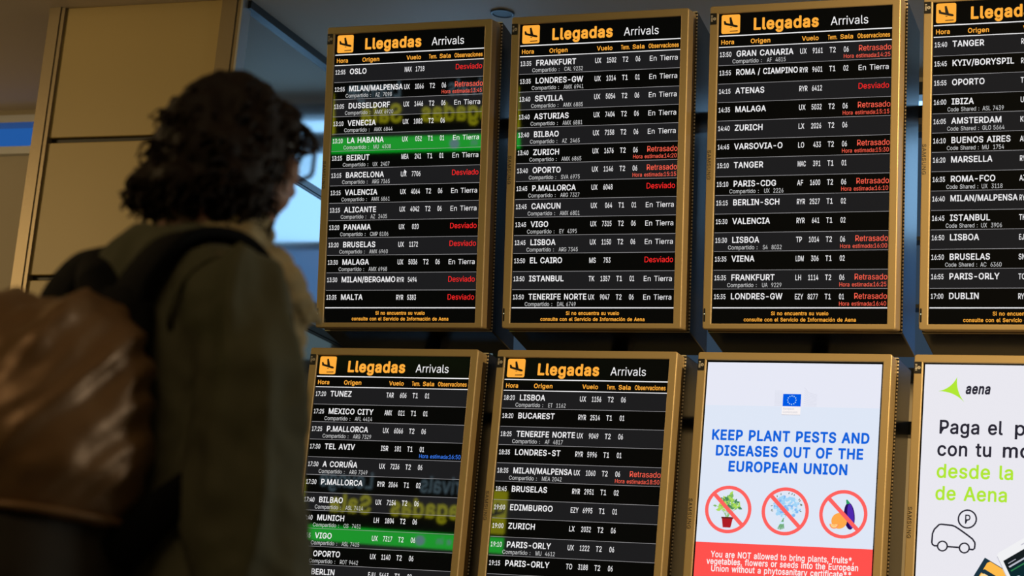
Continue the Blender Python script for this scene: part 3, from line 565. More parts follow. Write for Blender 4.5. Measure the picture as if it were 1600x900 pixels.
def housing(root, drop=0.0):
    """bezel, body, perforated casing and the marks on the bezel"""
    ox0, ox1, oz0, oz1 = -PW / 2 - 0.0285, PW / 2 + 0.027, ZO - 1.0335, ZO + 0.026
    ix0, ix1, iz0, iz1 = -PW / 2, PW / 2, ZO - PH, ZO
    bm = bmesh.new()
    O = lambda e, r: rrect(ox0 + e, oz0 + e, ox1 - e, oz1 - e, r)
    I = lambda e: rrect(ix0 + e, iz0 + e, ix1 - e, iz1 - e, 0.0012)
    rim(bm, [(O(0.0, 0.007), 0.072), (O(0.0, 0.007), -0.0035), (O(0.0012, 0.0065), -0.0055), (O(0.003, 0.006), -0.0065),
             (I(-0.003), -0.0065), (I(-0.0012), -0.0058), (I(0.0), -0.0042), (I(0.0), 0.001)])
    obj('bezel', bm, M_bez, root)
    # casing
    e = 0.0055
    cx0, cx1, cz0, cz1 = ox0 - e, ox1 + e, oz0 - e, oz1 + e
    bm = bmesh.new()
    R_ = lambda d, r: rrect(cx0 + d, cz0 + d, cx1 - d, cz1 - d, r, 4)
    D_ = lambda d, r, k: [(x, z - drop * k) for x, z in R_(d, r)]
    vs = rim(bm, [(R_(0.0, 0.004), 0.0755), (D_(0.0, 0.004, 0.97), 0.268), (D_(0.010, 0.008, 1.0), 0.280)])
    bm.faces.new(vs[-1])
    cas = obj('casing', bm, M_cas, root)
    bm = bmesh.new()
    rim(bm, [(R_(0.0, 0.004), 0.0765), (R_(0.0, 0.004), 0.0735), (R_(0.0045, 0.003), 0.0735), (R_(0.0052, 0.003), 0.0765)])
    obj('perforated_lip', bm, M_lip, cas)
    # sticker, maker's lettering, indicator strip on the left side of the bezel
    y = -0.0068
    bm = bmesh.new()
    x0, z1 = P(-27.5, -3); x1, z0 = P(-5.5, 35)
    poly(bm, rrect(x0, z0, x1, z1, 0.002), y)
    st = obj('sticker', bm, M_black, root, label='black sticker with white print')
    bm = bmesh.new()
    cx, cz = P(-12.5, 16)
    ring(bm, cx, cz, 0.0028, 0.0050, y - 0.0003, n=16)
    stroke(bm, [(cx - 0.005, cz), (cx + 0.005, cz)], 0.0014, y - 0.0003)
    for k, h in enumerate((2.6, 1.4, 2.0, 3.0, 1.4)):
        a, b = P(-24.5, 6 + 4.6 * k); stroke(bm, [(a, b), (a + 0.0062, b)], h / 1000, y - 0.0003)
    obj('print', bm, M_stick, st)
    bm = bmesh.new()
    a, b = P(-26.0, 449)
    text(bm, 'SAMSUNG', a + 0.0005, b, 0.0115, wt='b', y=y, rot=-math.pi / 2, xs=1.12, track=0.03)
    obj('lettering', bm, M_print, root)
    bm = bmesh.new()
    x0, z1 = P(-25.5, 966); x1, z0 = P(-19.5, 1010)
    poly(bm, rrect(x0, z0, x1, z1, 0.0029), y)
    ind = obj('indicator_strip', bm, M_black, root)
    bm = bmesh.new(); a, b = P(-22.5, 984); disc(bm, a, b, 0.0021, y - 0.0003, n=12)
    obj('indicator_light', bm, M_led, ind)


def fitw(ref, w_mm, cap_mm, wt):
    return (w_mm / cap_mm) / natw(ref, wt)


XS = dict(time=fitw('13:35', 41, 15.5, 'n'), dest=fitw('FRANKFURT', 146, 18.5, 'b'), air=fitw('UX', 23, 17, 'n'),
          num=fitw('1502', 35, 17, 'n'), term=fitw('T2', 22, 17, 'n'), sala=fitw('06', 18, 17, 'n'),
          obs=fitw('En Tierra', 100, 17, 'r'), comp=fitw('Compartido :', 100, 13, 'r'), code=fitw('CAL 9232', 68, 14, 'r'),
          est=fitw('Hora estimada:', 110, 13, 'r'), estt=fitw('14:20', 44, 14, 'r'), retr=fitw('Retrasado', 104, 18, 'r'))


def T(bm, s, x, base, cap, key=None, wt='b', mi=0, align='l', width=None):
    a, b = P(x, base)
    text(bm, s, a, b, cap / 1000, XS[key] if key else 1.0, wt, mi=mi, align=align, width=width / 1000 if width else None)


def plane_sign(bm, x0, y0, sz, conv, mi, y):
    """landing aircraft pictogram inside a square of size sz"""
    q = lambda pts: [conv(x0 + a * sz, y0 + b * sz) for a, b in pts]
    poly(bm, q([(0.12, 0.33), (0.20, 0.31), (0.27, 0.43), (0.46, 0.475), (0.42, 0.15), (0.52, 0.13), (0.64, 0.52), (0.83, 0.565), (0.89, 0.62), (0.86, 0.675), (0.77, 0.675), (0.15, 0.51)]), y, mi)
    poly(bm, q([(0.45, 0.655), (0.56, 0.645), (0.58, 0.675), (0.50, 0.685)]), y, mi)
    poly(bm, q([(0.46, 0.855), (0.88, 0.84), (0.88, 0.89), (0.46, 0.895)]), y, mi)


def arrivals(row, col, label, rows, shared='Compartido :', short=False, twist=0.0):
    root = monitor_root(row, col, 'arrivals_monitor', label, 'arrivals monitors on the wall', 'monitor', twist)
    housing(root, 0.064 if row == 0 else 0.0)
    bm = bmesh.new()
    edges = [0, 110] + [110 + 61 * k for k in range(1, 15)] + [1015.5]
    for i in range(len(edges) - 1):
        a = P(-0.5, edges[i]); b = P(573.5, edges[i + 1])
        f = bm.faces.new([bm.verts.new((a[0], 0, b[1])), bm.verts.new((b[0], 0, b[1])), bm.verts.new((b[0], 0, a[1])), bm.verts.new((a[0], 0, a[1]))])
        f.material_index = 1 if (1 <= i <= 14 and i % 2 == 1) else 0
    scr = obj('screen', bm, [M_scr, M_row], root)
    bm = bmesh.new()
    x0, z0 = P(9.5, 66); x1, z1 = P(72.5, 3.5)
    poly(bm, rrect(x0, z0, x1, z1, 0.006), -0.0005)
    plane_sign(bm, 9.5, 3.5, 63, P, 1, -0.0009)
    obj('landing_pictogram', bm, [M_orange, M_black], scr)
    bm = bmesh.new()
    T(bm, 'Llegadas', 116.5, 56, 36, wt='h', width=221)
    obj('heading', bm, M_orange, scr)
    bm = bmesh.new()
    T(bm, 'Arrivals', 373, 55, 27.5, wt='r', width=124)
    obj('subheading', bm, M_white, scr)
    bm = bmesh.new()
    for s, a, b in (('Hora', 9, 55), ('Origen', 109, 177), ('Vuelo', 280, 336), ('Term.', 365, 396), ('Sala', 405, 449), ('Observaciones', 461, 567)):
        T(bm, s, a, 101, 14.2, wt='b', width=b - a)
    obj('column_headings', bm, M_orange, scr)
    bm = bmesh.new()
    for yy, h, mi in [(73.5, 3.4, 0), (110.5, 2.6, 0), (964, 3.6, 0)] + [(110 + 61 * k, 1.3, 1) for k in range(1, 14)]:
        a = P(3, yy - h / 2); b = P(575 - 2, yy + h / 2)
        poly(bm, [(a[0], b[1]), (b[0], b[1]), (b[0], a[1]), (a[0], a[1])], -0.0004, mi)
    obj('ruled_lines', bm, [M_white, M_line], scr)
    for k, r in enumerate(rows):
        t, dest, code, air, num, term, sala, obs, est = r
        top = 110 + 61 * k
        bm = bmesh.new()
        if t: T(bm, t, 5.5, top + 32.5, 15.5, 'time', 'n')
        wd = natw(dest, 'b') * 18.5 * XS['dest']
        T(bm, dest, 62, top + 33, 18.5, None if wd > 208 else 'dest', width=208 if wd > 208 else None)
        if code:
            T(bm, shared, 49, top + 55, 13, 'comp', 'r', mi=1, width=100 if shared[1] == 'o' and shared[2] == 'd' else None)
            T(bm, code, 165 if shared[2] != 'd' else 158, top + 55.5, 14, 'code', 'r', mi=1)
        T(bm, air, 274, top + 33.5, 17, 'air' if len(air) < 3 else None, 'n', width=28 if len(air) == 3 else None)
        if num: T(bm, num, 350.5, top + 33.5, 17, 'num', 'n', align='r')
        if term: T(bm, term, 371, top + 33.5, 17, 'term', 'n')
        if sala: T(bm, sala, 417, top + 33.5, 17, 'sala', 'n')
        if obs == 'En Tierra': T(bm, obs, 465, top + 34, 17, 'obs', 'r')
        elif obs == 'Desviado': T(bm, obs, 466, top + 33, 18.5, None, 'r', mi=2, width=101)
        elif obs == 'Retrasado': T(bm, obs, 465, top + 32.5, 18.5, 'retr', 'r', mi=3)
        if est:
            mi = 4 if not obs else 3
            T(bm, 'Hora estimada:', 417, top + 54, 13, 'est', 'r', mi=mi)
            T(bm, est, 569.5, top + 54, 14, 'estt', 'r', mi=mi, align='r')
        obj('flight_row', bm, [M_white, M_thin, M_red, M_coral, M_blue], scr, label='flight row for ' + dest.title().replace('Gw', 'GW') if t else None)
    if not short:
        bm = bmesh.new()
        T(bm, 'Si no encuentra su vuelo', 197.5, 987.5, 11.5, wt='b', width=188)
        T(bm, 'consulte con el Servicio de Información de Aena', 107.5, 1007.5, 11.5, wt='b', width=367)
        obj('footer_note', bm, M_orange, scr)
    return root, scr


ET, DV, RT = 'En Tierra', 'Desviado', 'Retrasado'
r1 = [('12:55', 'OSLO', '', 'NAX', '1718', '', '', DV, ''), ('12:55', 'MILAN/MALPENSA', 'AZ  7098', 'UX', '1066', 'T2', '06', RT, '13:45'),
      ('13:05', 'DUSSELDORF', 'AMX 6920', 'UX', '1446', 'T2', '06', ET, ''), ('13:10', 'VENECIA', 'AMX 6844', 'UX', '1082', 'T2', '06', '', ''),
      ('13:10', 'LA HABANA', 'MU  4508', 'UX', '052', 'T1', '01', ET, ''), ('13:15', 'BEIRUT', 'UX  2407', 'MEA', '241', 'T1', '01', ET, ''),
      ('13:15', 'BARCELONA', 'ARG 7365', 'UX', '7706', '', '', DV, ''), ('13:15', 'VALENCIA', 'AMX 6861', 'UX', '4064', 'T2', '06', ET, ''),
      ('13:15', 'ALICANTE', 'AZ  2405', 'UX', '4042', 'T2', '06', ET, ''), ('13:20', 'PANAMA', 'CMP 8106', 'UX', '020', '', '', DV, ''),
      ('13:20', 'BRUSELAS', 'AMX 6960', 'UX', '1172', '', '', DV, ''), ('13:30', 'MALAGA', 'AMX 6968', 'UX', '5036', 'T2', '06', ET, ''),
      ('13:30', 'MILAN/BERGAMO', '', 'RYR', '5494', '', '', DV, ''), ('13:35', 'MALTA', '', 'RYR', '5383', '', '', DV, '')]
r2 = [('13:35', 'FRANKFURT', 'CAL 9232', 'UX', '1502', 'T2', '06', ET, ''), ('13:35', 'LONDRES-GW', 'AMX 6941', 'UX', '1014', 'T1', '01', ET, ''),
      ('13:40', 'SEVILLA', 'AMX 6885', 'UX', '5054', 'T2', '06', ET, ''), ('13:40', 'ASTURIAS', 'AMX 6881', 'UX', '7404', 'T2', '06', ET, ''),
      ('13:40', 'BILBAO', 'AZ  2465', 'UX', '7158', 'T2', '06', ET, ''), ('13:40', 'ZURICH', 'AMX 6865', 'UX', '1676', 'T2', '06', RT, '14:20'),
      ('13:40', 'OPORTO', 'SVA 6975', 'UX', '1146', 'T2', '06', RT, '15:15'), ('13:45', 'P.MALLORCA', 'ARG 7327', 'UX', '6048', '', '', DV, ''),
      ('13:45', 'CANCUN', 'AMX 6801', 'UX', '064', 'T1', '01', ET, ''), ('13:45', 'VIGO', 'EY  4395', 'UX', '7315', 'T2', '06', ET, ''),
      ('13:45', 'LISBOA', 'ARG 7345', 'UX', '1150', 'T2', '06', ET, ''), ('13:50', 'EL CAIRO', '', 'MS', '753', '', '', DV, ''),
      ('13:50', 'ISTANBUL', '', 'TK', '1357', 'T1', '01', ET, ''), ('13:50', 'TENERIFE NORTE', 'DAL 6749', 'UX', '9047', 'T2', '06', ET, '')]
r3 = [('13:50', 'GRAN CANARIA', 'AF  4815', 'UX', '9161', 'T2', '06', RT, '14:25'), ('13:55', 'ROMA / CIAMPINO', '', 'RYR', '9601', 'T1', '02', ET, ''),
      ('14:15', 'ATENAS', '', 'RYR', '6412', '', '', DV, ''), ('14:35', 'MALAGA', '', 'UX', '5032', 'T2', '06', RT, '15:15'),
      ('14:40', 'ZURICH', '', 'LX', '2026', 'T2', '06', '', ''), ('14:45', 'VARSOVIA-O', '', 'LO', '433', 'T2', '06', RT, '15:30'),
      ('15:10', 'TANGER', '', 'MAC', '391', 'T1', '01', '', ''), ('15:10', 'PARIS-CDG', 'UX  2226', 'AF', '1600', 'T2', '06', RT, '16:10'),
      ('15:15', 'BERLIN-SCH', '', 'RYR', '2527', 'T1', '02', '', ''), ('15:30', 'VALENCIA', '', 'RYR', '641', 'T1', '02', '', ''),
      ('15:30', 'LISBOA', 'S4  8032', 'TP', '1014', 'T2', '06', RT, '16:00'), ('15:35', 'VIENA', '', 'LDM', '306', 'T1', '02', '', ''),
      ('15:35', 'FRANKFURT', 'UA  9229', 'LH', '1114', 'T2', '06', RT, '16:25'), ('15:35', 'LONDRES-GW', '', 'EZY', '8277', 'T1', '01', RT, '16:40')]
r4 = [(t, d_, c, a, '', '', '', '', '') for t, d_, c, a in (
    ('15:40', 'TANGER', '', 'RYR'), ('15:45', 'KYIV/BORYSPIL', '', 'RYR'), ('15:55', 'OPORTO', '', 'TP'), ('16:00', 'IBIZA', 'ASL 7439', 'UX'),
    ('16:05', 'AMSTERDAM', 'GLO 5664', 'KL'), ('16:10', 'BUENOS AIRES', 'MU  1754', 'AR'), ('16:20', 'MARSELLA', '', 'RYR'), ('16:35', 'ROMA-FCO', 'UX  3118', 'AZ'),
    ('16:40', 'MILAN/MALPENSA', '', 'RYR'), ('16:45', 'ISTANBUL', 'UX  3906', 'TK'), ('16:50', 'LISBOA', '', 'EJU'), ('16:50', 'BRUSELAS', 'AC  6360', 'SN'),
    ('16:55', 'PARIS-ORLY', '', 'TO'), ('17:00', 'DUBLIN', '', 'RYR'))]
r5 = [('17:20', 'TUNEZ', '', 'TAR', '606', 'T1', '01', '', ''), ('17:25', 'MEXICO CITY', 'AFL 4414', 'AMX', '021', 'T1', '01', '', ''),
      ('17:25', 'P.MALLORCA', 'ARG 7329', 'UX', '6066', 'T2', '06', '', ''), ('17:30', 'TEL AVIV', '', 'ISR', '181', 'T1', '01', '', '16:50'),
      ('17:30', 'A CORUÑA', 'ARG 7349', 'UX', '7236', 'T2', '06', '', ''), ('17:30', 'P.MALLORCA', '', 'RYR', '2064', 'T1', '02', '', ''),
      ('17:40', 'BILBAO', 'ASL 7414', 'UX', '7154', 'T2', '06', '', ''), ('17:40', 'MUNICH', 'OS  7451', 'LH', '1804', 'T2', '06', '', ''),
      ('17:55', 'VIGO', 'ASL 7415', 'UX', '7317', 'T2', '06', '', ''), ('17:55', 'OPORTO', 'ROT 9442', 'UX', '1140', 'T2', '06', '', ''),
      ('', 'BERLIN', '', 'EJU', '5643', 'T1', '02', '', '')]
r6 = [('18:20', 'LISBOA', 'ET  1162', 'UX', '1156', 'T2', '06', '', ''), ('18:20', 'BUCAREST', '', 'RYR', '2514', 'T1', '01', '', ''),
      ('18:25', 'TENERIFE NORTE', 'AF  4817', 'UX', '9049', 'T2', '06', '', ''), ('18:35', 'LONDRES-ST', '', 'RYR', '5996', 'T1', '01', '', ''),
      ('18:35', 'MILAN/MALPENSA', 'MEA 2042', 'UX', '1060', 'T2', '06', RT, '18:50'), ('18:45', 'BRUSELAS', '', 'RYR', '2951', 'T1', '02', '', ''),
      ('19:00', 'EDIMBURGO', '', 'EZY', '6995', 'T1', '01', '', ''), ('19:00', 'ZURICH', '', 'LX', '2032', 'T2', '06', '', ''),
      ('19:10', 'PARIS-ORLY', 'MU  4612', 'UX', '1222', 'T2', '06', '', ''), ('19:15', 'PARIS-ORLY', '', 'TO', '3188', 'T2', '06', '', '')]
root, scr = arrivals(0, 0, 'upper arrivals monitor at the left end, its list starting 12:55 Oslo', r1)
bm = bmesh.new()
a, b = P(288, 485)
poly(bm, [(a + x / 1000, b - y / 1000) for x, y in ((0, 0), (0, 14), (3.2, 11.2), (5.4, 16), (7.4, 15), (5.4, 10.4), (9.6, 10.2))], -0.0012)
obj('mouse_pointer', bm, M_white, scr)
arrivals(0, 1, 'upper arrivals monitor second from the left, list starting 13:35 Frankfurt', r2, twist=-0.2)
arrivals(0, 2, 'upper arrivals monitor above the plant pests poster, list starting 13:50 Gran Canaria', r3)
arrivals(0, 3, 'upper arrivals monitor at the right edge, list starting 15:40 Tanger', r4, shared='Code Shared :')
arrivals(1, 0, 'lower arrivals monitor beside the person\'s sleeve, list starting 17:20 Tunez', r5, short=True)
arrivals(1, 1, 'lower arrivals monitor left of the plant pests poster, list starting 18:20 Lisboa', r6, short=True, twist=0.13)

# ---- the two lit posters
def poster(col, label):
    root = monitor_root(1, col, 'poster_monitor', label, 'poster monitors in the lower row', 'monitor')
    housing(root)
    bm = bmesh.new()
    a = P(-0.5, -0.5); b = P(573.5, 1016)
    poly(bm, [(a[0], b[1]), (b[0], b[1]), (b[0], a[1]), (a[0], a[1])], 0.0008)
    scr = obj('screen', bm, M_scr, root)
    return root, scr


def rect(bm, x0, y0, x1, y1, mi=0, y=-0.0004):
    a = P(x0, y0); b = P(x1, y1)
    poly(bm, [(a[0], b[1]), (b[0], b[1]), (b[0], a[1]), (a[0], a[1])], y, mi)


def T2(bm, s, x, base, cap, wt, width, mi=0, y=-0.0012, shear=0.0, align='l', track=0.0):
    a, b = P(x, base)
    text(bm, s, a, b, cap / 1000, 1.0, wt, y=y, mi=mi, width=width / 1000, shear=shear, align=align, track=track)


root, scr = poster(2, 'lower poster monitor reading keep plant pests and diseases out, red lower band')
G_pale = glow('lit_pale_blue', (0.735, 0.80, 0.925)); G_top = glow('lit_near_white', (0.80, 0.815, 0.92))
G_redband = glow('lit_red_band', (1.0, 0.085, 0.075)); G_sign = glow('lit_prohibition_red', (1.0, 0.125, 0.115))
G_eu = glow('lit_poster_blue', (0.006, 0.125, 0.72)); G_flag = glow('lit_flag_blue', (0.0, 0.10, 0.78))
G_hair = glow('lit_hairline', (0.62, 0.64, 0.74)); G_txt = glow('lit_white_text', (0.95, 0.9, 0.9))
G_grey = glow('lit_grey_text', (0.50, 0.51, 0.60)); G_star = glow('lit_star', (0.60, 0.90, 0.85))
bm = bmesh.new()
rect(bm, 5, 6, 569, 146, 0); rect(bm, 5, 146, 569, 585, 1); rect(bm, 5, 585, 569, 1010, 2)
obj('poster_ground', bm, [G_top, G_pale, G_redband], scr)
bm = bmesh.new()
for k in range(12): rect(bm, 231, 96 + 4.2 * k, 257, 96.9 + 4.2 * k, 0, -0.0007)
for k in range(9):
    a = P(326, 84 + 7.3 * k); b = P(368, 108 + 4.4 * k)
    stroke(bm, [a, ((a[0] * 2 + b[0]) / 3, (a[1] + b[1] * 2) / 3), b], 0.0009, -0.0007, 0)
rect(bm, 257, 146, 317, 172, 1, -0.0007); rect(bm, 257, 171.5, 317, 173, 2, -0.0009)
rect(bm, 258.5, 105.5, 316.5, 145, 3, -0.0009)
cx, cy = 287.5, 125.2
for k in range(12):
    a = 2 * math.pi * k / 12; px, py = cx + 13.6 * math.sin(a), cy - 13.6 * math.cos(a)
    pts = []
    for j in range(10):
        rr = 2.7 if j % 2 == 0 else 1.15; th = math.pi * j / 5
        pts.append(P(px + rr * math.sin(th), py - rr * math.cos(th)))
    poly(bm, pts[::-1], -0.0012, 4)
T2(bm, 'European', 261, 156.5, 7, 'r', 36, 2); T2(bm, 'Commission', 261, 167, 7, 'r', 47, 2)
obj('emblem', bm, [G_hair, G_txt, G_grey, G_flag, G_star], scr)
bm = bmesh.new()
T2(bm, 'KEEP PLANT PESTS AND', 33, 257, 31, 'h', 511); T2(bm, 'DISEASES OUT OF THE', 49, 307, 31, 'h', 478); T2(bm, 'EUROPEAN UNION', 94, 357, 31, 'h', 387)
obj('headline', bm, G_eu, scr)
rnd = random.Random(5)
LG = [glow('lit_leaf_light', (0.42, 0.72, 0.10)), glow('lit_leaf_mid', (0.22, 0.50, 0.13)), glow('lit_leaf_dark', (0.07, 0.24, 0.10))]


def leaf(bm, x, y, ln, wd, ang, mi, yy):
    c, s = math.cos(ang), math.sin(ang)
    pts = [(0, 0), (0.3, 0.5), (0.65, 0.42), (1, 0), (0.65, -0.42), (0.3, -0.5)]
    poly(bm, [P(x + (a * ln) * c - (b * wd) * s, y - (a * ln) * s - (b * wd) * c) for a, b in pts], yy, mi)


def banned(cx, cy, name, draw, mats):
    bm = bmesh.new(); draw(bm, cx, cy)
    a, b = P(cx, cy)
    n0 = len(mats)
    ring(bm, a, b, 0.0645, 0.0755, -0.0030, n0)
    d = 0.0690 / math.sqrt(2) * 1.0
    stroke(bm, [(a - d, b + d), (a + d, b - d)], 0.0125, -0.0031, n0)
    obj(name, bm, mats + [G_sign], scr)


def draw_pot(bm, cx, cy):
    for k in range(13):
        st = (cx - 2 + rnd.uniform(-5, 5), cy + 24)
        en = (cx - 2 + (k - 6) * 6.2 + rnd.uniform(-3, 3), cy + 5 - 52 * (1 - ((k - 6) / 7.2) ** 2) * rnd.uniform(0.65, 1.0))
        mid = ((st[0] * 0.6 + en[0] * 0.4), (st[1] + en[1]) / 2)
        stroke(bm, [P(*st), P(*mid), P(*en)], 0.0012, -0.0010 - k * 0.00001, 1)
        for q in range(5):
            f = 0.35 + 0.65 * q / 4
            x, y = mid[0] + (en[0] - mid[0]) * f, mid[1] + (en[1] - mid[1]) * f
            leaf(bm, x, y, rnd.uniform(11, 18), rnd.uniform(6, 9), rnd.uniform(-0.4, 3.5), rnd.choice((0, 0, 1, 1, 2)), -0.0012 - (k * 5 + q) * 0.00001)
    poly(bm, [P(cx - 19, cy + 27), P(cx + 17, cy + 27), P(cx + 11, cy + 57), P(cx - 14, cy + 57)], -0.0022, 3)
    poly(bm, [P(cx - 21, cy + 24), P(cx + 19, cy + 24), P(cx + 18, cy + 29), P(cx - 20, cy + 29)], -0.0023, 4)


def draw_bouquet(bm, cx, cy):
    for k in range(8): stroke(bm, [P(cx + 6 - k * 1.6, cy + 8), P(cx - 9 + k * 0.6, cy + 30), P(cx - 22 + k * 3.0, cy + 58 - abs(k - 3))], 0.0022, -0.0010 - k * 0.00001, 2 if k % 2 else 3)
    for k in range(150):
        r, th = 42 * math.sqrt(rnd.random()), rnd.uniform(0, 6.283)
        x, y = cx + 4 + r * math.cos(th), cy - 14 + r * 0.82 * math.sin(th)
        a, b = P(x, y); disc(bm, a, b, rnd.uniform(0.0028, 0.0056), -0.0012 - k * 0.000006, rnd.choice((0, 0, 1, 5)), n=8)
    for k in range(14):
        th = rnd.uniform(-0.6, 3.8); x, y = cx + 3 + 44 * math.cos(th), cy - 14 - 40 * math.sin(th)
        leaf(bm, x, y, 8, 3, th + rnd.uniform(-0.6, 0.6), 4, -0.0024)
    poly(bm, [P(cx - 16, cy + 33), P(cx - 2, cy + 33), P(cx - 3, cy + 40), P(cx - 17, cy + 40)], -0.0025, 1)


def draw_fruit(bm, cx, cy):
    a, b = P(cx + 19, cy + 5); disc(bm, a, b, 0.042, -0.0012, 2, sx=0.40, rot=math.radians(7))
    a, b = P(cx + 23, cy + 4); disc(bm, a, b, 0.038, -0.0013, 1, sx=0.26, rot=math.radians(9))
    poly(bm, [P(cx + 6, cy - 45), P(cx + 10, cy - 46), P(cx + 20, cy - 35), P(cx + 8, cy - 31)], -0.0015, 3)
    a, b = P(cx - 12, cy + 21); disc(bm, a, b, 0.0245, -0.0017, 0)
    pts = [P(cx - 42 + 30 * t, cy + 31) for t in (0, 1)] + [P(cx - 27 + 15 * math.cos(t), cy + 31 + 15 * math.sin(t)) for t in [math.pi * k / 10 for k in range(11)]]
    poly(bm, pts[2:][::-1], -0.0020, 4)
    poly(bm, [P(cx - 27 + 11 * math.cos(t), cy + 32 + 10.5 * math.sin(t)) for t in [math.pi * k / 10 for k in range(11)]][::-1], -0.0022, 5)
    for k in (-1, 0, 1): stroke(bm, [P(cx - 27, cy + 33), P(cx - 27 + 8 * k, cy + 41 - abs(k) * 3)], 0.0009, -0.0023, 4)


banned(104, 479.5, 'no_potted_plant_symbol', draw_pot, LG + [glow('lit_pot', (0.42, 0.012, 0.018)), glow('lit_pot_rim', (0.14, 0.015, 0.015))])
banned(288, 478.5, 'no_bouquet_symbol', draw_bouquet, [glow('lit_petal', (0.36, 0.66, 0.93)), glow('lit_petal_pale', (0.62, 0.82, 0.95)), glow('lit_stem', (0.05, 0.30, 0.10)), glow('lit_stem_pale', (0.30, 0.55, 0.33)), glow('lit_sprig', (0.12, 0.18, 0.12)), glow('lit_petal_blue', (0.22, 0.48, 0.88))])
banned(472, 480.5, 'no_fruit_symbol', draw_fruit, [glow('lit_orange_fruit', (1.0, 0.40, 0.07)), glow('lit_aubergine', (0.075, 0.022, 0.42)), glow('lit_aubergine_shade', (0.022, 0.004, 0.10)), glow('lit_stalk', (0.03, 0.33, 0.12)), glow('lit_peel', (1.0, 0.30, 0.12)), glow('lit_pulp', (1.0, 0.68, 0.24))])
bm = bmesh.new()
T2(bm, 'You are NOT allowed to bring plants, fruits*,', 57, 631, 18.5, 'b', 457)
T2(bm, 'vegetables, flowers or seeds into the European', 44.5, 653, 18.5, 'b', 484)
T2(bm, 'Union without a phytosanitary certificate**', 60, 675.5, 18.5, 'b', 449)
obj('body_text', bm, G_txt, scr)

root, scr = poster(3, 'lower poster monitor at the right edge with car outline and green lettering')
G_wh = glow('lit_poster_white', (0.82, 0.81, 0.87)); G_ink = glow('lit_ink', (0.022, 0.020, 0.032)); G_lime = glow('lit_lime', (0.44, 0.80, 0.035))
bm = bmesh.new(); rect(bm, 5, 4, 569, 1011)
obj('poster_ground', bm, G_wh, scr)


def arc(p, q, bend, n=8):
    p, q = Vector(p), Vector(q); d = q - p; nn = Vector((-d.y, d.x)) * bend
    return [tuple(p + d * t + nn * 4 * t * (1 - t)) for t in [k / n for k in range(n)]]


bm = bmesh.new()
A_, B_, D_ = (49, 88), (105, 43), (130, 121)
pts = arc(A_, B_, 0.13) + arc(B_, D_, 0.10) + arc(D_, A_, 0.11)
poly(bm, [P(*p) for p in pts][::-1], -0.0008, 0)
T2(bm, 'aena', 132, 94, 30, 'h', 77, 1, shear=0.17)
obj('logo', bm, [G_lime, G_ink], scr)
bm = bmesh.new()
T2(bm, 'Paga el', 55, 219.5, 41, 'b', 196, 0); T2(bm, 'parking', 283, 219.5, 41, 'b', 216, 0)
T2(bm, 'con tu', 53, 288, 41, 'b', 169, 0); T2(bm, 'móvil', 249, 288, 41, 'b', 158, 0)
T2(bm, 'desde la', 54, 356, 41, 'b', 236, 1); T2(bm, 'app', 319, 356, 41, 'b', 112, 1)
T2(bm, 'de Aena', 53, 424, 41, 'b', 221, 1)
obj('headline', bm, [G_ink, G_lime], scr)
bm = bmesh.new()
car = [(66, 565), (58, 565), (52, 561), (50, 555)] + [(51, 528), (56, 515), (70, 500), (77, 499), (108, 501), (118, 504), (133, 513), (157, 529), (172, 540), (179, 550), (180, 556), (179, 568), (174, 572), (164, 571)]
stroke(bm, [P(*p) for p in car], 0.0050, -0.0008)
stroke(bm, [P(98, 566), P(133, 567)], 0.0050, -0.0008)
for cx, cy in ((82.5, 565), (148.5, 568)):
    a, b = P(cx, cy); ring(bm, a, b, 0.0122, 0.0168, -0.0009)
a, b = P(154, 480); ring(bm, a, b, 0.0245, 0.0292, -0.0009)
T2(bm, 'P', 145, 494, 27, 'n', 20)
obj('parked_car_symbol', bm, G_ink, scr)
bm = bmesh.new()
ph = [(-9, -9), (330, -240), (640, 200), (300, 440)]
K = lambda x, y: P(244 + (x * math.cos(0.60) - y * math.sin(0.60)) * 0.56, 590 + (-x * math.sin(0.60) - y * math.cos(0.60)) * -0.56 - 0)
def Q(u, v):                                  # phone frame: u along its top edge, v down its side
    a = math.radians(33); return P(243 + u * math.cos(a) + v * math.sin(a) * 0.78, 583 - u * math.sin(a) + v * math.cos(a))
def wq(u, v):                                 # wallet frame
    a = math.radians(29); return P(211 + u * math.cos(a) - v * math.sin(a), 594 + u * math.sin(a) + v * math.cos(a))
poly(bm, [wq(*p) for p in ((0, 0), (0, 210), (170, 210), (170, 0))], -0.0008, 0)
poly(bm, [wq(*p) for p in ((20, 2), (14, 10), (14, 200), (170, 200), (170, 2))], -0.0010, 1)
poly(bm, [wq(*p) for p in ((18, 30), (14, 34), (14, 44), (168, 44), (168, 30))], -0.0011, 0)
poly(bm, [wq(*p) for p in ((24, 42), (17, 48), (16, 200), (168, 200), (168, 42))], -0.0012, 2)
poly(bm, [Q(*p) for p in ((8, 0), (0, 8), (0, 360), (200, 360), (200, 8), (192, 0))], -0.0015, 3)
poly(bm, [Q(*p) for p in ((0, 8), (0, 360), (2.2, 360), (2.2, 8))], -0.0016, 4)
poly(bm, [Q(*p) for p in ((12, 30), (12, 340), (188, 340), (188, 30))], -0.0017, 5)
poly(bm, [Q(*p) for p in ((12, 62), (12, 340), (188, 340), (188, 62))], -0.0018, 6)
poly(bm, [Q(*p) for p in ((80, 13), (80, 16.5), (108, 16.5), (108, 13))], -0.0018, 4)
stroke(bm, [Q(20, 56), Q(110, 56)], 0.005, -0.0020, 7); stroke(bm, [Q(22, 45), Q(48, 45)], 0.002, -0.0020, 7); stroke(bm, [Q(20, 70), Q(84, 70)], 0.004, -0.0020, 8)
a, b = Q(32, 102); ring(bm, a, b, 0.0052, 0.0082, -0.0021, 7, 20); stroke(bm, [Q(40, 104), Q(53, 110)], 0.0040, -0.0021, 7)
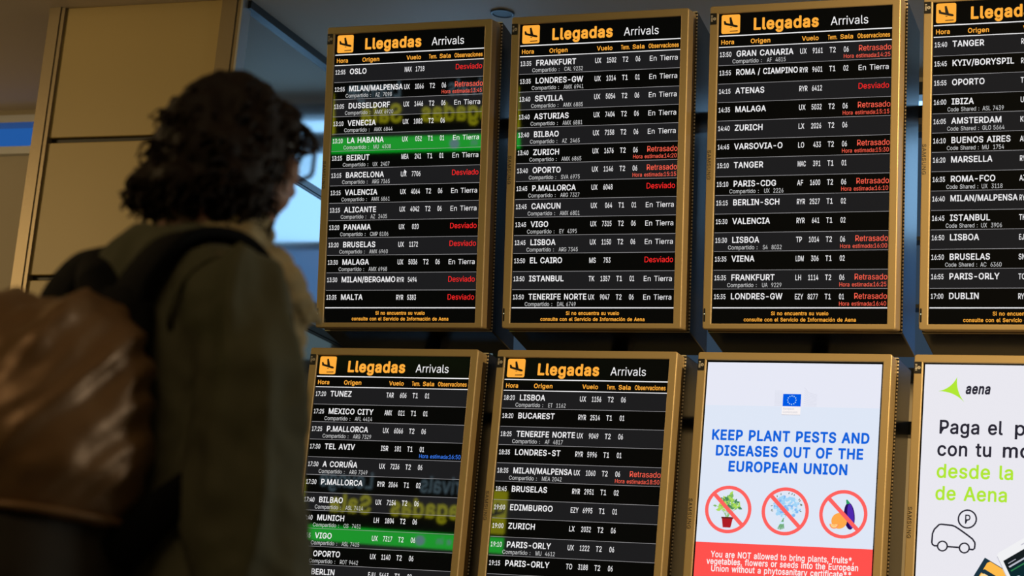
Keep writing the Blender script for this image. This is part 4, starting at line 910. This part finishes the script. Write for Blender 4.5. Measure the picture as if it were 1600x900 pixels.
obj('phone_and_wallet_picture', bm, [glow('lit_navy', (0.012, 0.035, 0.055)), glow('lit_card_yellow', (1.0, 0.50, 0.07)), glow('lit_card_cream', (1.0, 0.72, 0.33)), glow('lit_phone_white', (0.88, 0.88, 0.90)), glow('lit_phone_edge', (0.55, 0.54, 0.62)), glow('lit_phone_black', (0.008, 0.012, 0.014)), glow('lit_phone_screen', (0.004, 0.022, 0.028)), glow('lit_phone_text', (0.50, 0.52, 0.60)), glow('lit_phone_green', (0.03, 0.20, 0.07))], scr)

# support frame behind the monitors
rack = thing('monitor_rack', 'dark steel support frame carrying the monitors from behind', 'rack', (-2.05, 6.89, 0))
for c in range(4):
    x = -3.10 + 0.70 * c + 2.05
    bm = bmesh.new(); box(bm, (x - 0.03, -0.03, 0), (x + 0.03, 0.03, EYE + 2.32)); box(bm, (x - 0.12, -0.12, 0), (x + 0.12, 0.12, 0.012))
    obj('post', bm, M_dgrey, rack)
for z in (EYE + 1.214, EYE + 0.55, EYE + 2.285):
    bm = bmesh.new(); box(bm, (-1.22 if z > EYE + 2 else -1.58, -0.04, z - 0.022), (1.6, 0.028, z + 0.022))
    obj('rail', bm, M_dgrey, rack)

# ------------------------------------------------------------------ hanging hall sign behind the viewer (seen mirrored in the display glass)
se = Vector((-0.982, 0.19, 0)).normalized()   # reading direction
so = Vector((-9.8, -8.35, EYE))
sn = Vector((0, 0, 1)).cross(se).normalized() # away from the reader
m3 = Matrix((se, sn, Vector((0, 0, 1)))).transposed()
sign = thing('hanging_sign', 'long black hanging sign for the arrivals lounge mirrored in the left monitors', 'sign', so, m3)
G = 5.2
S_y = glow('sign_yellow', (0.62, 0.60, 0.012), G); S_w = glow('sign_white', (0.17, 0.27, 0.33), G); S_g = glow('sign_green', (0.003, 0.92, 0.04), G * 1.2); S_s = glow('sign_symbol', (0.30, 0.62, 0.62), G)
bm = bmesh.new(); box(bm, (-1.10, 0.0, 2.30), (1.70, 0.14, 3.24)); bevelled(bm, 0.008, 2)
obj('sign_box', bm, M_black, sign)
bm = bmesh.new()
text(bm, 'Arrivals', -0.765, 2.970, 0.175, y=-0.004, width=0.645, wt='n'); text(bm, 'Lounge', 0.405, 2.970, 0.175, y=-0.004, width=0.615, wt='n')
obj('lettering', bm, S_w, sign)
bm = bmesh.new()
text(bm, 'Llegadas', -0.79, 2.70, 0.185, y=-0.004, width=0.985, wt='h'); text(bm, 'Sala', 0.405, 2.70, 0.185, y=-0.004, width=0.48, wt='h')
obj('lettering', bm, S_y, sign)
bm = bmesh.new()
poly(bm, rrect(-1.03, 2.57, -0.815, 3.04, 0.02), -0.004)
plane_sign(bm, -1.04, 0.0, 0.23, lambda x, y: (x, 2.95 - y * 1.3), 1, -0.006)
poly(bm, rrect(1.175, 2.57, 1.64, 3.04, 0.03), -0.004)
obj('pictogram_panel', bm, [S_y, M_black], sign)
bm = bmesh.new()
poly(bm, [(-1.03, 2.362), (1.64, 2.362), (1.64, 2.532), (-1.03, 2.532)], -0.004)
disc(bm, -0.18, 2.44, 0.055, -0.006, 1)
text(bm, 'e in', -0.53, 2.415, 0.07, y=-0.006, wt='b', mi=1, width=0.17)
obj('green_band', bm, [S_g, S_s], sign)
for x in (-0.9, 1.4):
    bm = bmesh.new(); tube(bm, [(x, 0.07, 3.23), (x, 0.07, 4.2)], 0.012, 10)
    obj('hanger_rod', bm, M_dgrey, sign)
# ------------------------------------------------------------------ the person (local frame: +Y is where they face, +X their right)
YAW = math.radians(-24.4)
PLOC = (-1.506, 2.456, 0.0)
M_skin = mat('skin', (0.42, 0.22, 0.15), 0.5, bump=(300, 0.03))
M_hair = mat('dark_brown_hair', (0.016, 0.008, 0.0045), 0.62, spec=0.22, var=(40, 0.5))
M_coat = mat('olive_coat_cloth', (0.098, 0.092, 0.048), 0.85, var=(6, 0.15), bump=(500, 0.08))
M_scarf = mat('beige_scarf_cloth', (0.44, 0.34, 0.175), 0.9, var=(25, 0.35), bump=(350, 0.15))
M_trous = mat('dark_denim', (0.02, 0.024, 0.035), 0.85, bump=(600, 0.08))
M_shoe = mat('black_leather', (0.012, 0.011, 0.010), 0.4)
M_frame = mat('brown_spectacle_frame', (0.045, 0.02, 0.012), 0.25)
M_bag = mat('bronze_brown_nylon', (0.26, 0.140, 0.058), 0.42, 0.30, var=(5, 0.12), bump=(90, 0.05))
M_bagd = mat('dark_brown_base_cloth', (0.030, 0.021, 0.012), 0.7, bump=(300, 0.08))
M_strap = mat('black_webbing', (0.004, 0.004, 0.004), 0.85, spec=0.12, bump=(500, 0.1))
M_lens = mat('spectacle_glass', (1, 1, 1), 0.0, 0, 0.5, ior=1.45)
M_lens.node_tree.nodes['Principled BSDF'].inputs['Transmission Weight'].default_value = 1.0


def ell(bm, c, r, rot=None, u=24, v=16):
    m = Matrix.Translation(c) @ (rot.to_matrix().to_4x4() if rot else Matrix()) @ Matrix.Diagonal((*r, 1))
    bmesh.ops.create_uvsphere(bm, u_segments=u, v_segments=v, radius=1.0, matrix=m)


def limb(bm, pts, rad, seg=16):
    tube(bm, pts, rad, seg)
    for p, r in zip(pts, rad): ell(bm, p, (r * 0.999,) * 3, u=16, v=10)


def loft(bm, rings, seg=40, pw=2.0):
    """rings of (z, rx, ry, cx, cy) closed at both ends"""
    R = []
    for z, rx, ry, cx, cy in rings:
        row = []
        for k in range(seg):
            a = 2 * math.pi * k / seg; c, s = math.cos(a), math.sin(a)
            row.append(bm.verts.new((cx + rx * math.copysign(abs(c) ** (2 / pw), c), cy + ry * math.copysign(abs(s) ** (2 / pw), s), z)))
        R.append(row)
    for a, b in zip(R, R[1:]):
        for k in range(seg): bm.faces.new((a[k], a[(k + 1) % seg], b[(k + 1) % seg], b[k]))
    bm.faces.new(R[0][::-1]); bm.faces.new(R[-1])


def fuse(name, bm, m, parent, voxel, smooth=6, fold=None, cut=None, label=None):
    """union overlapping shells into one continuous surface, smooth it, then push in folds"""
    bmesh.ops.recalc_face_normals(bm, faces=list(bm.faces))
    o = obj('t', bm, m)
    md = o.modifiers.new('r', 'REMESH'); md.mode = 'VOXEL'; md.voxel_size = voxel
    sm = o.modifiers.new('s', 'SMOOTH'); sm.factor = 0.5; sm.iterations = smooth
    bpy.context.view_layer.update()
    dg = bpy.context.evaluated_depsgraph_get()
    me = bpy.data.meshes.new_from_object(o.evaluated_get(dg))
    bpy.data.objects.remove(o)
    if fold:
        ns = [v.normal.copy() for v in me.vertices]
        for v, nn in zip(me.vertices, ns): v.co += nn * fold(v.co)
    if cut:
        b2 = bmesh.new(); b2.from_mesh(me)
        bmesh.ops.delete(b2, geom=[v for v in b2.verts if cut(v.co)], context='VERTS')
        b2.to_mesh(me); b2.free()
    return obj(name, me, m, parent, True, label=label)


per = thing('person', 'person in olive coat and beige scarf with dark curly hair, looking up at the monitors', 'person', PLOC, rz=YAW)

# --- body: one continuous surface
bm = bmesh.new()
HC = Vector((0, 0.070, 1.618))
ell(bm, HC + Vector((0, -0.004, 0.004)), (0.064, 0.083, 0.074))
ell(bm, HC + Vector((0, 0.022, -0.045)), (0.060, 0.072, 0.074))
ell(bm, HC + Vector((0, 0.052, -0.088)), (0.036, 0.036, 0.030))                       # chin
limb(bm, [HC + Vector((0, 0.086, 0.010)), HC + Vector((0, 0.103, -0.024)), HC + Vector((0, 0.110, -0.034))], [0.009, 0.012, 0.014], 12)   # nose
for s in (-1, 1):
    ell(bm, HC + Vector((s * 0.012, 0.103, -0.036)), (0.009, 0.010, 0.008), u=12, v=8)
    ell(bm, HC + Vector((s * 0.076, -0.005, -0.010)), (0.010, 0.020, 0.032), Quaternion((0, 0, 1), s * 0.3), 16, 12)   # ears
    ell(bm, HC + Vector((s * 0.036, 0.070, -0.022)), (0.028, 0.024, 0.030))           # cheeks
    ell(bm, HC + Vector((s * 0.040, 0.050, -0.058)), (0.024, 0.034, 0.030))           # jaw
    ell(bm, HC + Vector((s * 0.032, 0.076, 0.026)), (0.028, 0.014, 0.009))            # brows
ell(bm, HC + Vector((0, 0.091, -0.060)), (0.024, 0.011, 0.0055)); ell(bm, HC + Vector((0, 0.089, -0.070)), (0.020, 0.011, 0.0060))       # lips
limb(bm, [(0, -0.006, 1.40), (0, 0.024, 1.47), (0, 0.046, 1.55)], [0.060, 0.050, 0.050])
loft(bm, [(0.86, 0.13, 0.09, 0, -0.005), (0.95, 0.165, 0.115, 0, -0.01), (1.10, 0.135, 0.095, 0, 0.0), (1.25, 0.138, 0.095, 0, 0.0), (1.36, 0.145, 0.082, 0, -0.01), (1.43, 0.10, 0.065, 0, -0.012), (1.46, 0.06, 0.05, 0, -0.005)])
for s in (-1, 1):
    limb(bm, [(s * 0.135, -0.012, 1.382), (s * 0.178, -0.008, 1.25), (s * 0.192, -0.004, 1.105), (s * 0.196, 0.035, 0.98), (s * 0.194, 0.075, 0.875)], [0.052, 0.044, 0.038, 0.034, 0.026])
    ell(bm, (s * 0.192, 0.097, 0.815), (0.020, 0.038, 0.048), Quaternion((1, 0, 0), 0.25))
    for j, (dy, L) in enumerate(((0.030, 0.070), (0.011, 0.080), (-0.008, 0.075), (-0.026, 0.060))):
        b0 = Vector((s * 0.192, 0.103 + dy, 0.780 - abs(j - 1.2) * -0.002))
        p1 = b0 + Vector((-s * 0.004, 0.008, -L * 0.45)); p2 = p1 + Vector((-s * 0.013, 0.002, -L * 0.33)); p3 = p2 + Vector((-s * 0.014, -0.004, -L * 0.18))
        limb(bm, [b0, p1, p2, p3], [0.0100, 0.0092, 0.0085, 0.0076], 10)
    t0 = Vector((s * 0.184, 0.125, 0.835))
    limb(bm, [t0, t0 + Vector((-s * 0.012, 0.026, -0.028)), t0 + Vector((-s * 0.022, 0.036, -0.058))], [0.013, 0.011, 0.009], 10)
    limb(bm, [(s * 0.085, 0.0, 0.92), (s * 0.092, 0.005, 0.70), (s * 0.095, 0.0, 0.50), (s * 0.098, -0.02, 0.33), (s * 0.10, -0.03, 0.10)], [0.095, 0.080, 0.056, 0.054, 0.038])
    limb(bm, [(s * 0.10, -0.035, 0.055), (s * 0.106, 0.05, 0.045), (s * 0.112, 0.13, 0.035)], [0.036, 0.034, 0.026])
body = fuse('body', bm, M_skin, per, 0.0052, 5)
for s in (-1, 1):
    bm = bmesh.new(); ell(bm, HC + Vector((s * 0.032, 0.074, 0.002)), (0.0125,) * 3, u=20, v=14)
    obj('eye', bm, mat('eye_white', (0.7, 0.68, 0.64), 0.15), per, True)

# --- clothing
def nz(co, sx, sy, sz, o=0.0):
    return noise.noise(Vector((co.x * sx + o, co.y * sy + o * 1.7, co.z * sz - o)))


def ridged(co, sx, sy, sz, o=0.0):
    return 1.0 - 2.0 * abs(nz(co, sx, sy, sz, o))


bm = bmesh.new()
for s in (-1, 1):
    limb(bm, [(s * 0.088, 0.0, 0.93), (s * 0.094, 0.005, 0.70), (s * 0.097, 0.0, 0.50), (s * 0.10, -0.02, 0.33), (s * 0.102, -0.028, 0.10)], [0.105, 0.092, 0.074, 0.072, 0.066])
loft(bm, [(0.86, 0.14, 0.10, 0, -0.005), (0.95, 0.175, 0.125, 0, -0.01), (1.04, 0.155, 0.11, 0, 0)])
fuse('trousers', bm, M_trous, per, 0.009, 4, lambda c: 0.006 * ridged(c, 10, 10, 14))
for s in (-1, 1):
    bm = bmesh.new()
    loft(bm, [(0.0, 0.046, 0.145, s * 0.106, 0.045), (0.018, 0.049, 0.148, s * 0.106, 0.045), (0.022, 0.045, 0.142, s * 0.106, 0.044), (0.06, 0.042, 0.125, s * 0.105, 0.03), (0.085, 0.040, 0.075, s * 0.103, -0.015), (0.12, 0.042, 0.055, s * 0.101, -0.028)], 28, 2.4)
    bmesh.ops.recalc_face_normals(bm, faces=list(bm.faces))
    obj('shoe', bm, M_shoe, per, True)

bm = bmesh.new()
loft(bm, [(0.66, 0.215, 0.155, 0, 0.0), (0.80, 0.205, 0.148, 0, -0.002), (0.96, 0.190, 0.138, 0, 0.0), (1.12, 0.170, 0.122, 0, 0.002), (1.26, 0.168, 0.118, 0, 0.0), (1.34, 0.160, 0.106, 0, -0.008), (1.40, 0.130, 0.090, 0, -0.010), (1.445, 0.092, 0.076, 0, 0.0), (1.475, 0.070, 0.066, 0, 0.020)])
for s in (-1, 1):
    limb(bm, [(s * 0.104, -0.008, 1.388), (s * 0.152, -0.002, 1.362), (s * 0.194, 0.004, 1.26), (s * 0.208, 0.006, 1.11), (s * 0.210, 0.036, 1.0), (s * 0.204, 0.076, 0.885)], [0.060, 0.070, 0.068, 0.066, 0.064, 0.056], 20)


def coat_fold(c):
    arm = abs(c.x) > 0.150
    d = 0.015 * ridged(c, 17, 17, 2.6, 2.0) if arm else 0.008 * ridged(c, 9, 9, 3.0, 5.0)
    d += 0.0045 * ridged(c, 22, 22, 18, 1.0)
    if arm and 1.02 < c.z < 1.20: d += 0.004 * nz(c, 9, 9, 9) * math.sin((c.z + c.y * 0.8 + abs(c.x) * 0.5) * 110)
    return d


fuse('coat', bm, M_coat, per, 0.0075, 6, coat_fold)
# coat seams: yoke seam across the back and armhole seam
for s in (-1, 1):
    bm = bmesh.new()
    pts = [(s * (0.140 + 0.020 * math.cos(a)), -0.004 + 0.082 * math.sin(a), 1.350 + 0.076 * math.cos(a)) for a in [math.pi * k / 12 - math.pi / 2 - 0.4 for k in range(16)]]
    tube(bm, pts, 0.004, 6)
    obj('armhole_seam', bm, M_coat, per, True)

bm = bmesh.new()
for k, (z, rx, ry, cy, rr, tl) in enumerate(((1.455, 0.068, 0.056, 0.052, 0.026, 0.24), (1.480, 0.064, 0.054, 0.058, 0.024, 0.34), (1.425, 0.076, 0.068, 0.058, 0.028, 0.20))):
    n = 30
    pts = [(rx * math.cos(2 * math.pi * i / n), cy + ry * math.sin(2 * math.pi * i / n), z + tl * 0.07 * math.sin(2 * math.pi * i / n)) for i in range(n + 1)]
    tube(bm, pts, [rr * (1 + 0.16 * math.sin(i * 1.9 + k)) for i in range(n + 1)], 12)
limb(bm, [(0.045, 0.115, 1.43), (0.045, 0.140, 1.37), (0.045, 0.148, 1.30), (0.04, 0.148, 1.22)], [0.052, 0.050, 0.042, 0.030], 14)
limb(bm, [(0.075, 0.125, 1.42), (0.085, 0.158, 1.395), (0.090, 0.188, 1.388)], [0.036, 0.022, 0.007], 10)
fuse('scarf', bm, M_scarf, per, 0.0055, 3, lambda c: 0.006 * ridged(c, 14, 14, 40, 3.0) + 0.003 * ridged(c, 50, 50, 60, 1.0))

# --- hair
bm = bmesh.new()
for c, r in (((0, 0.070, 1.628), (0.084, 0.094, 0.082)), ((0, 0.044, 1.580), (0.082, 0.072, 0.072)), ((0.062, 0.052, 1.575), (0.030, 0.058, 0.066)), ((-0.062, 0.052, 1.575), (0.030, 0.058, 0.066)),
             ((0, 0.012, 1.548), (0.070, 0.044, 0.036)), ((0.02, -0.026, 1.540), (0.032, 0.026, 0.020)), ((-0.04, -0.024, 1.544), (0.030, 0.024, 0.022)),
             ((0.026, 0.128, 1.668), (0.040, 0.022, 0.030)), ((-0.026, 0.128, 1.668), (0.040, 0.022, 0.030)), ((0.056, 0.108, 1.640), (0.018, 0.024, 0.036)), ((-0.056, 0.108, 1.640), (0.018, 0.024, 0.036)),
             ((0.0, 0.070, 1.688), (0.060, 0.072, 0.026))):
    ell(bm, c, r)
hair = fuse('hair', bm, M_hair, per, 0.008, 3, lambda c: 0.005 + 0.011 * nz(c, 22, 22, 22) + 0.007 * nz(c, 55, 55, 55))
rnd = random.Random(11)
vs = [(v.co.copy(), v.normal.copy()) for v in hair.data.vertices]
bm = bmesh.new(); bm.from_mesh(hair.data)
for k in range(900):
    p, nn = rnd.choice(vs)
    if p.y > 0.12 and p.z < 1.63: continue
    d = (nn * rnd.uniform(0.0, 0.20) + Vector((rnd.uniform(-.45, .45), rnd.uniform(-.45, .45), -0.65 + rnd.uniform(-.4, .4)))).normalized()
    L = rnd.uniform(0.025, 0.048); rr = rnd.uniform(0.004, 0.008); ph = rnd.uniform(0, 6.28); turns = rnd.uniform(0.8, 1.7)
    a = d.orthogonal().normalized(); b = d.cross(a)
    pts = []
    for i in range(9):
        t = i / 8
        pts.append(p - nn * 0.006 + d * L * t + (a * math.cos(ph + 6.28 * turns * t) + b * math.sin(ph + 6.28 * turns * t)) * rr * min(1, t * 3))
    r0 = rnd.uniform(0.003, 0.0065)
    tube(bm, pts, [r0 * (1 - 0.75 * (i / 8)) for i in range(9)], 4, True)
for (x, y, z), dx in (((0.045, 0.148, 1.668), 0.003), ((0.050, 0.150, 1.660), 0.0), ((0.035, 0.152, 1.672), -0.003), ((0.054, 0.142, 1.655), 0.004)):   # wisps over the forehead
    pts = [(x + dx * i, y + 0.034 * math.sin(i * 0.42), z - 0.004 * i + 0.006 * math.cos(i * 0.9)) for i in range(9)]
    tube(bm, pts, [0.003, 0.003, 0.0032, 0.0032, 0.003, 0.0028, 0.0024, 0.0018, 0.0008], 5)
bm.to_mesh(hair.data); bm.free()
for p in hair.data.polygons: p.use_smooth = True

# --- glasses
gl = bpy.data.objects.new('glasses', None); C.objects.link(gl); gl.parent = per
GY, GZ = 0.188, 1.616
bm = bmesh.new()
for s in (-1, 1):
    o2 = rrect(-0.0255, -0.019, 0.0255, 0.019, 0.008)
    pts = [(s * 0.036 + a * 0.985, GY - abs(s * 0.036 + a) * 0.22, GZ + b) for a, b in o2]
    tube(bm, pts + pts[:2], 0.0033, 8, False)
tube(bm, [(-0.011, GY - 0.002, GZ + 0.006), (0, GY + 0.001, GZ + 0.009), (0.011, GY - 0.002, GZ + 0.006)], 0.0024, 8)
obj('rims', bm, M_frame, gl, True)
for s in (-1, 1):
    bm = bmesh.new()
    tube(bm, [(s * 0.062, GY - 0.013, GZ + 0.010), (s * 0.070, GY - 0.024, GZ + 0.010), (s * 0.076, 0.10, GZ + 0.008), (s * 0.079, 0.06, GZ + 0.004), (s * 0.078, 0.045, GZ - 0.016)], 0.0024, 8, True, 1.0)
    obj('temple_arm', bm, M_frame, gl, True)
    bm = bmesh.new()
    o2 = rrect(-0.0245, -0.018, 0.0245, 0.018, 0.008)
    fr = [bm.verts.new((s * 0.036 + a, GY - abs(s * 0.036 + a) * 0.22 + 0.0006, GZ + b)) for a, b in o2]
    bk = [bm.verts.new((s * 0.036 + a, GY - abs(s * 0.036 + a) * 0.22 - 0.0006, GZ + b)) for a, b in o2]
    bm.faces.new(fr); bm.faces.new(bk[::-1])
    for k in range(len(fr)): bm.faces.new((fr[k], bk[k], bk[(k + 1) % len(fr)], fr[(k + 1) % len(fr)]))
    bmesh.ops.recalc_face_normals(bm, faces=list(bm.faces))
    obj('lens', bm, M_lens, gl)

# ------------------------------------------------------------------ the backpack on their back
bag = thing('backpack', 'bronze brown backpack with black straps worn by the person', 'backpack', PLOC, rz=YAW)


def bag_fold(c):
    v = 0.574 * c.x + 0.82 * c.y
    a, u = v + 1.1 * c.z, 1.25 * v - c.z      # along and across the slanting folds
    k = Vector((u, a, c.x * 0.5))
    d = 0.020 * ridged(k, 9, 2.4, 1.5, 4.0) + 0.010 * ridged(k, 21, 4.5, 3, 7.0) + 0.004 * nz(c, 30, 30, 26, 2.0)
    return d * min(1.0, max(0.25, (c.z - 1.06) / 0.05))


bm = bmesh.new()
loft(bm, [(1.055, 0.170, 0.118, 0, -0.207), (1.07, 0.178, 0.126, 0, -0.212), (1.14, 0.180, 0.134, 0, -0.219), (1.20, 0.176, 0.132, 0, -0.217), (1.255, 0.166, 0.120, 0, -0.208), (1.295, 0.145, 0.096, 0, -0.192), (1.325, 0.105, 0.060, 0, -0.167)], 48, 2.7)
fuse('main_compartment', bm, M_bag, bag, 0.008, 6, bag_fold)
bm = bmesh.new()
loft(bm, [(0.90, 0.148, 0.098, 0, -0.197), (0.915, 0.166, 0.118, 0, -0.205), (1.00, 0.174, 0.124, 0, -0.210), (1.058, 0.174, 0.123, 0, -0.211)], 48, 2.8)
fuse('base_panel', bm, M_bagd, bag, 0.009, 5, lambda c: 0.005 * ridged(c, 8, 8, 12, 1.0))
bm = bmesh.new()
tube(bm, [(0.183 * math.copysign(abs(math.cos(a)) ** 0.74, math.cos(a)), -0.212 + 0.130 * math.copysign(abs(math.sin(a)) ** 0.74, math.sin(a)), 1.060) for a in [2 * math.pi * k / 60 for k in range(61)]], 0.0055, 6, False)
obj('seam_piping', bm, M_bag, bag, True)
bm = bmesh.new()
loft(bm, [(0.93, 0.135, 0.020, 0, -0.128), (0.96, 0.150, 0.026, 0, -0.130), (1.18, 0.152, 0.030, 0, -0.128), (1.28, 0.148, 0.030, 0, -0.122), (1.345, 0.130, 0.028, 0, -0.112), (1.375, 0.10, 0.022, 0, -0.104)], 36, 3.0)
fuse('back_padding', bm, M_strap, bag, 0.008, 5)
bm = bmesh.new()
limb(bm, [(0.05, -0.112, 1.335), (-0.01, -0.094, 1.380), (-0.065, -0.062, 1.412), (-0.105, -0.035, 1.408)], [0.030, 0.038, 0.038, 0.028], 14)
fuse('shoulder_yoke', bm, M_strap, bag, 0.008, 5)
for s in (-1, 1):
    bm = bmesh.new()
    pts = [(s * 0.088, -0.122, 1.325), (s * 0.092, -0.108, 1.385), (s * 0.098, -0.062, 1.445), (s * 0.100, 0.0, 1.462), (s * 0.102, 0.050, 1.448), (s * 0.106, 0.088, 1.400), (s * 0.110, 0.112, 1.33), (s * 0.115, 0.126, 1.25)]
    P2 = [Vector(p) for p in pts]; sm = []
    for i in range(len(P2) - 1):
        p0, p1, p2_, p3 = P2[max(i - 1, 0)], P2[i], P2[i + 1], P2[min(i + 2, len(P2) - 1)]
        for k in range(5):
            t = k / 5
            sm.append(0.5 * ((2 * p1) + (p2_ - p0) * t + (2 * p0 - 5 * p1 + 4 * p2_ - p3) * t * t + (-p0 + 3 * p1 - 3 * p2_ + p3) * t ** 3))
    sm.append(P2[-1])
    V = []
    for i, p in enumerate(sm):
        t = (sm[min(i + 1, len(sm) - 1)] - sm[max(i - 1, 0)]).normalized()
        side = (Vector((1, 0, 0)) - t * t.x).normalized(); up = side.cross(t)
        V.append([bm.verts.new(p + side * a + up * b) for a, b in ((-0.036, -0.007), (0.036, -0.007), (0.036, 0.007), (-0.036, 0.007))])
    for a, b in zip(V, V[1:]):
        for k in range(4): bm.faces.new((a[k], a[(k + 1) % 4], b[(k + 1) % 4], b[k]))
    bm.faces.new(V[0][::-1]); bm.faces.new(V[-1])
    bmesh.ops.recalc_face_normals(bm, faces=list(bm.faces)); bevelled(bm, 0.003, 2)
    obj('shoulder_strap', bm, M_strap, bag, True)
    bm = bmesh.new()
    tube(bm, [(s * 0.115, 0.128, 1.255), (s * 0.146, 0.098, 1.200), (s * 0.158, 0.05, 1.165), (s * 0.166, -0.02, 1.140), (s * 0.184, -0.085, 1.090), (s * 0.168, -0.140, 1.015)], [0.016, 0.018, 0.020, 0.022, 0.026, 0.030], 10, True, 0.3, up=(s, 0, 0))
    obj('lower_strap', bm, M_strap, bag, True)
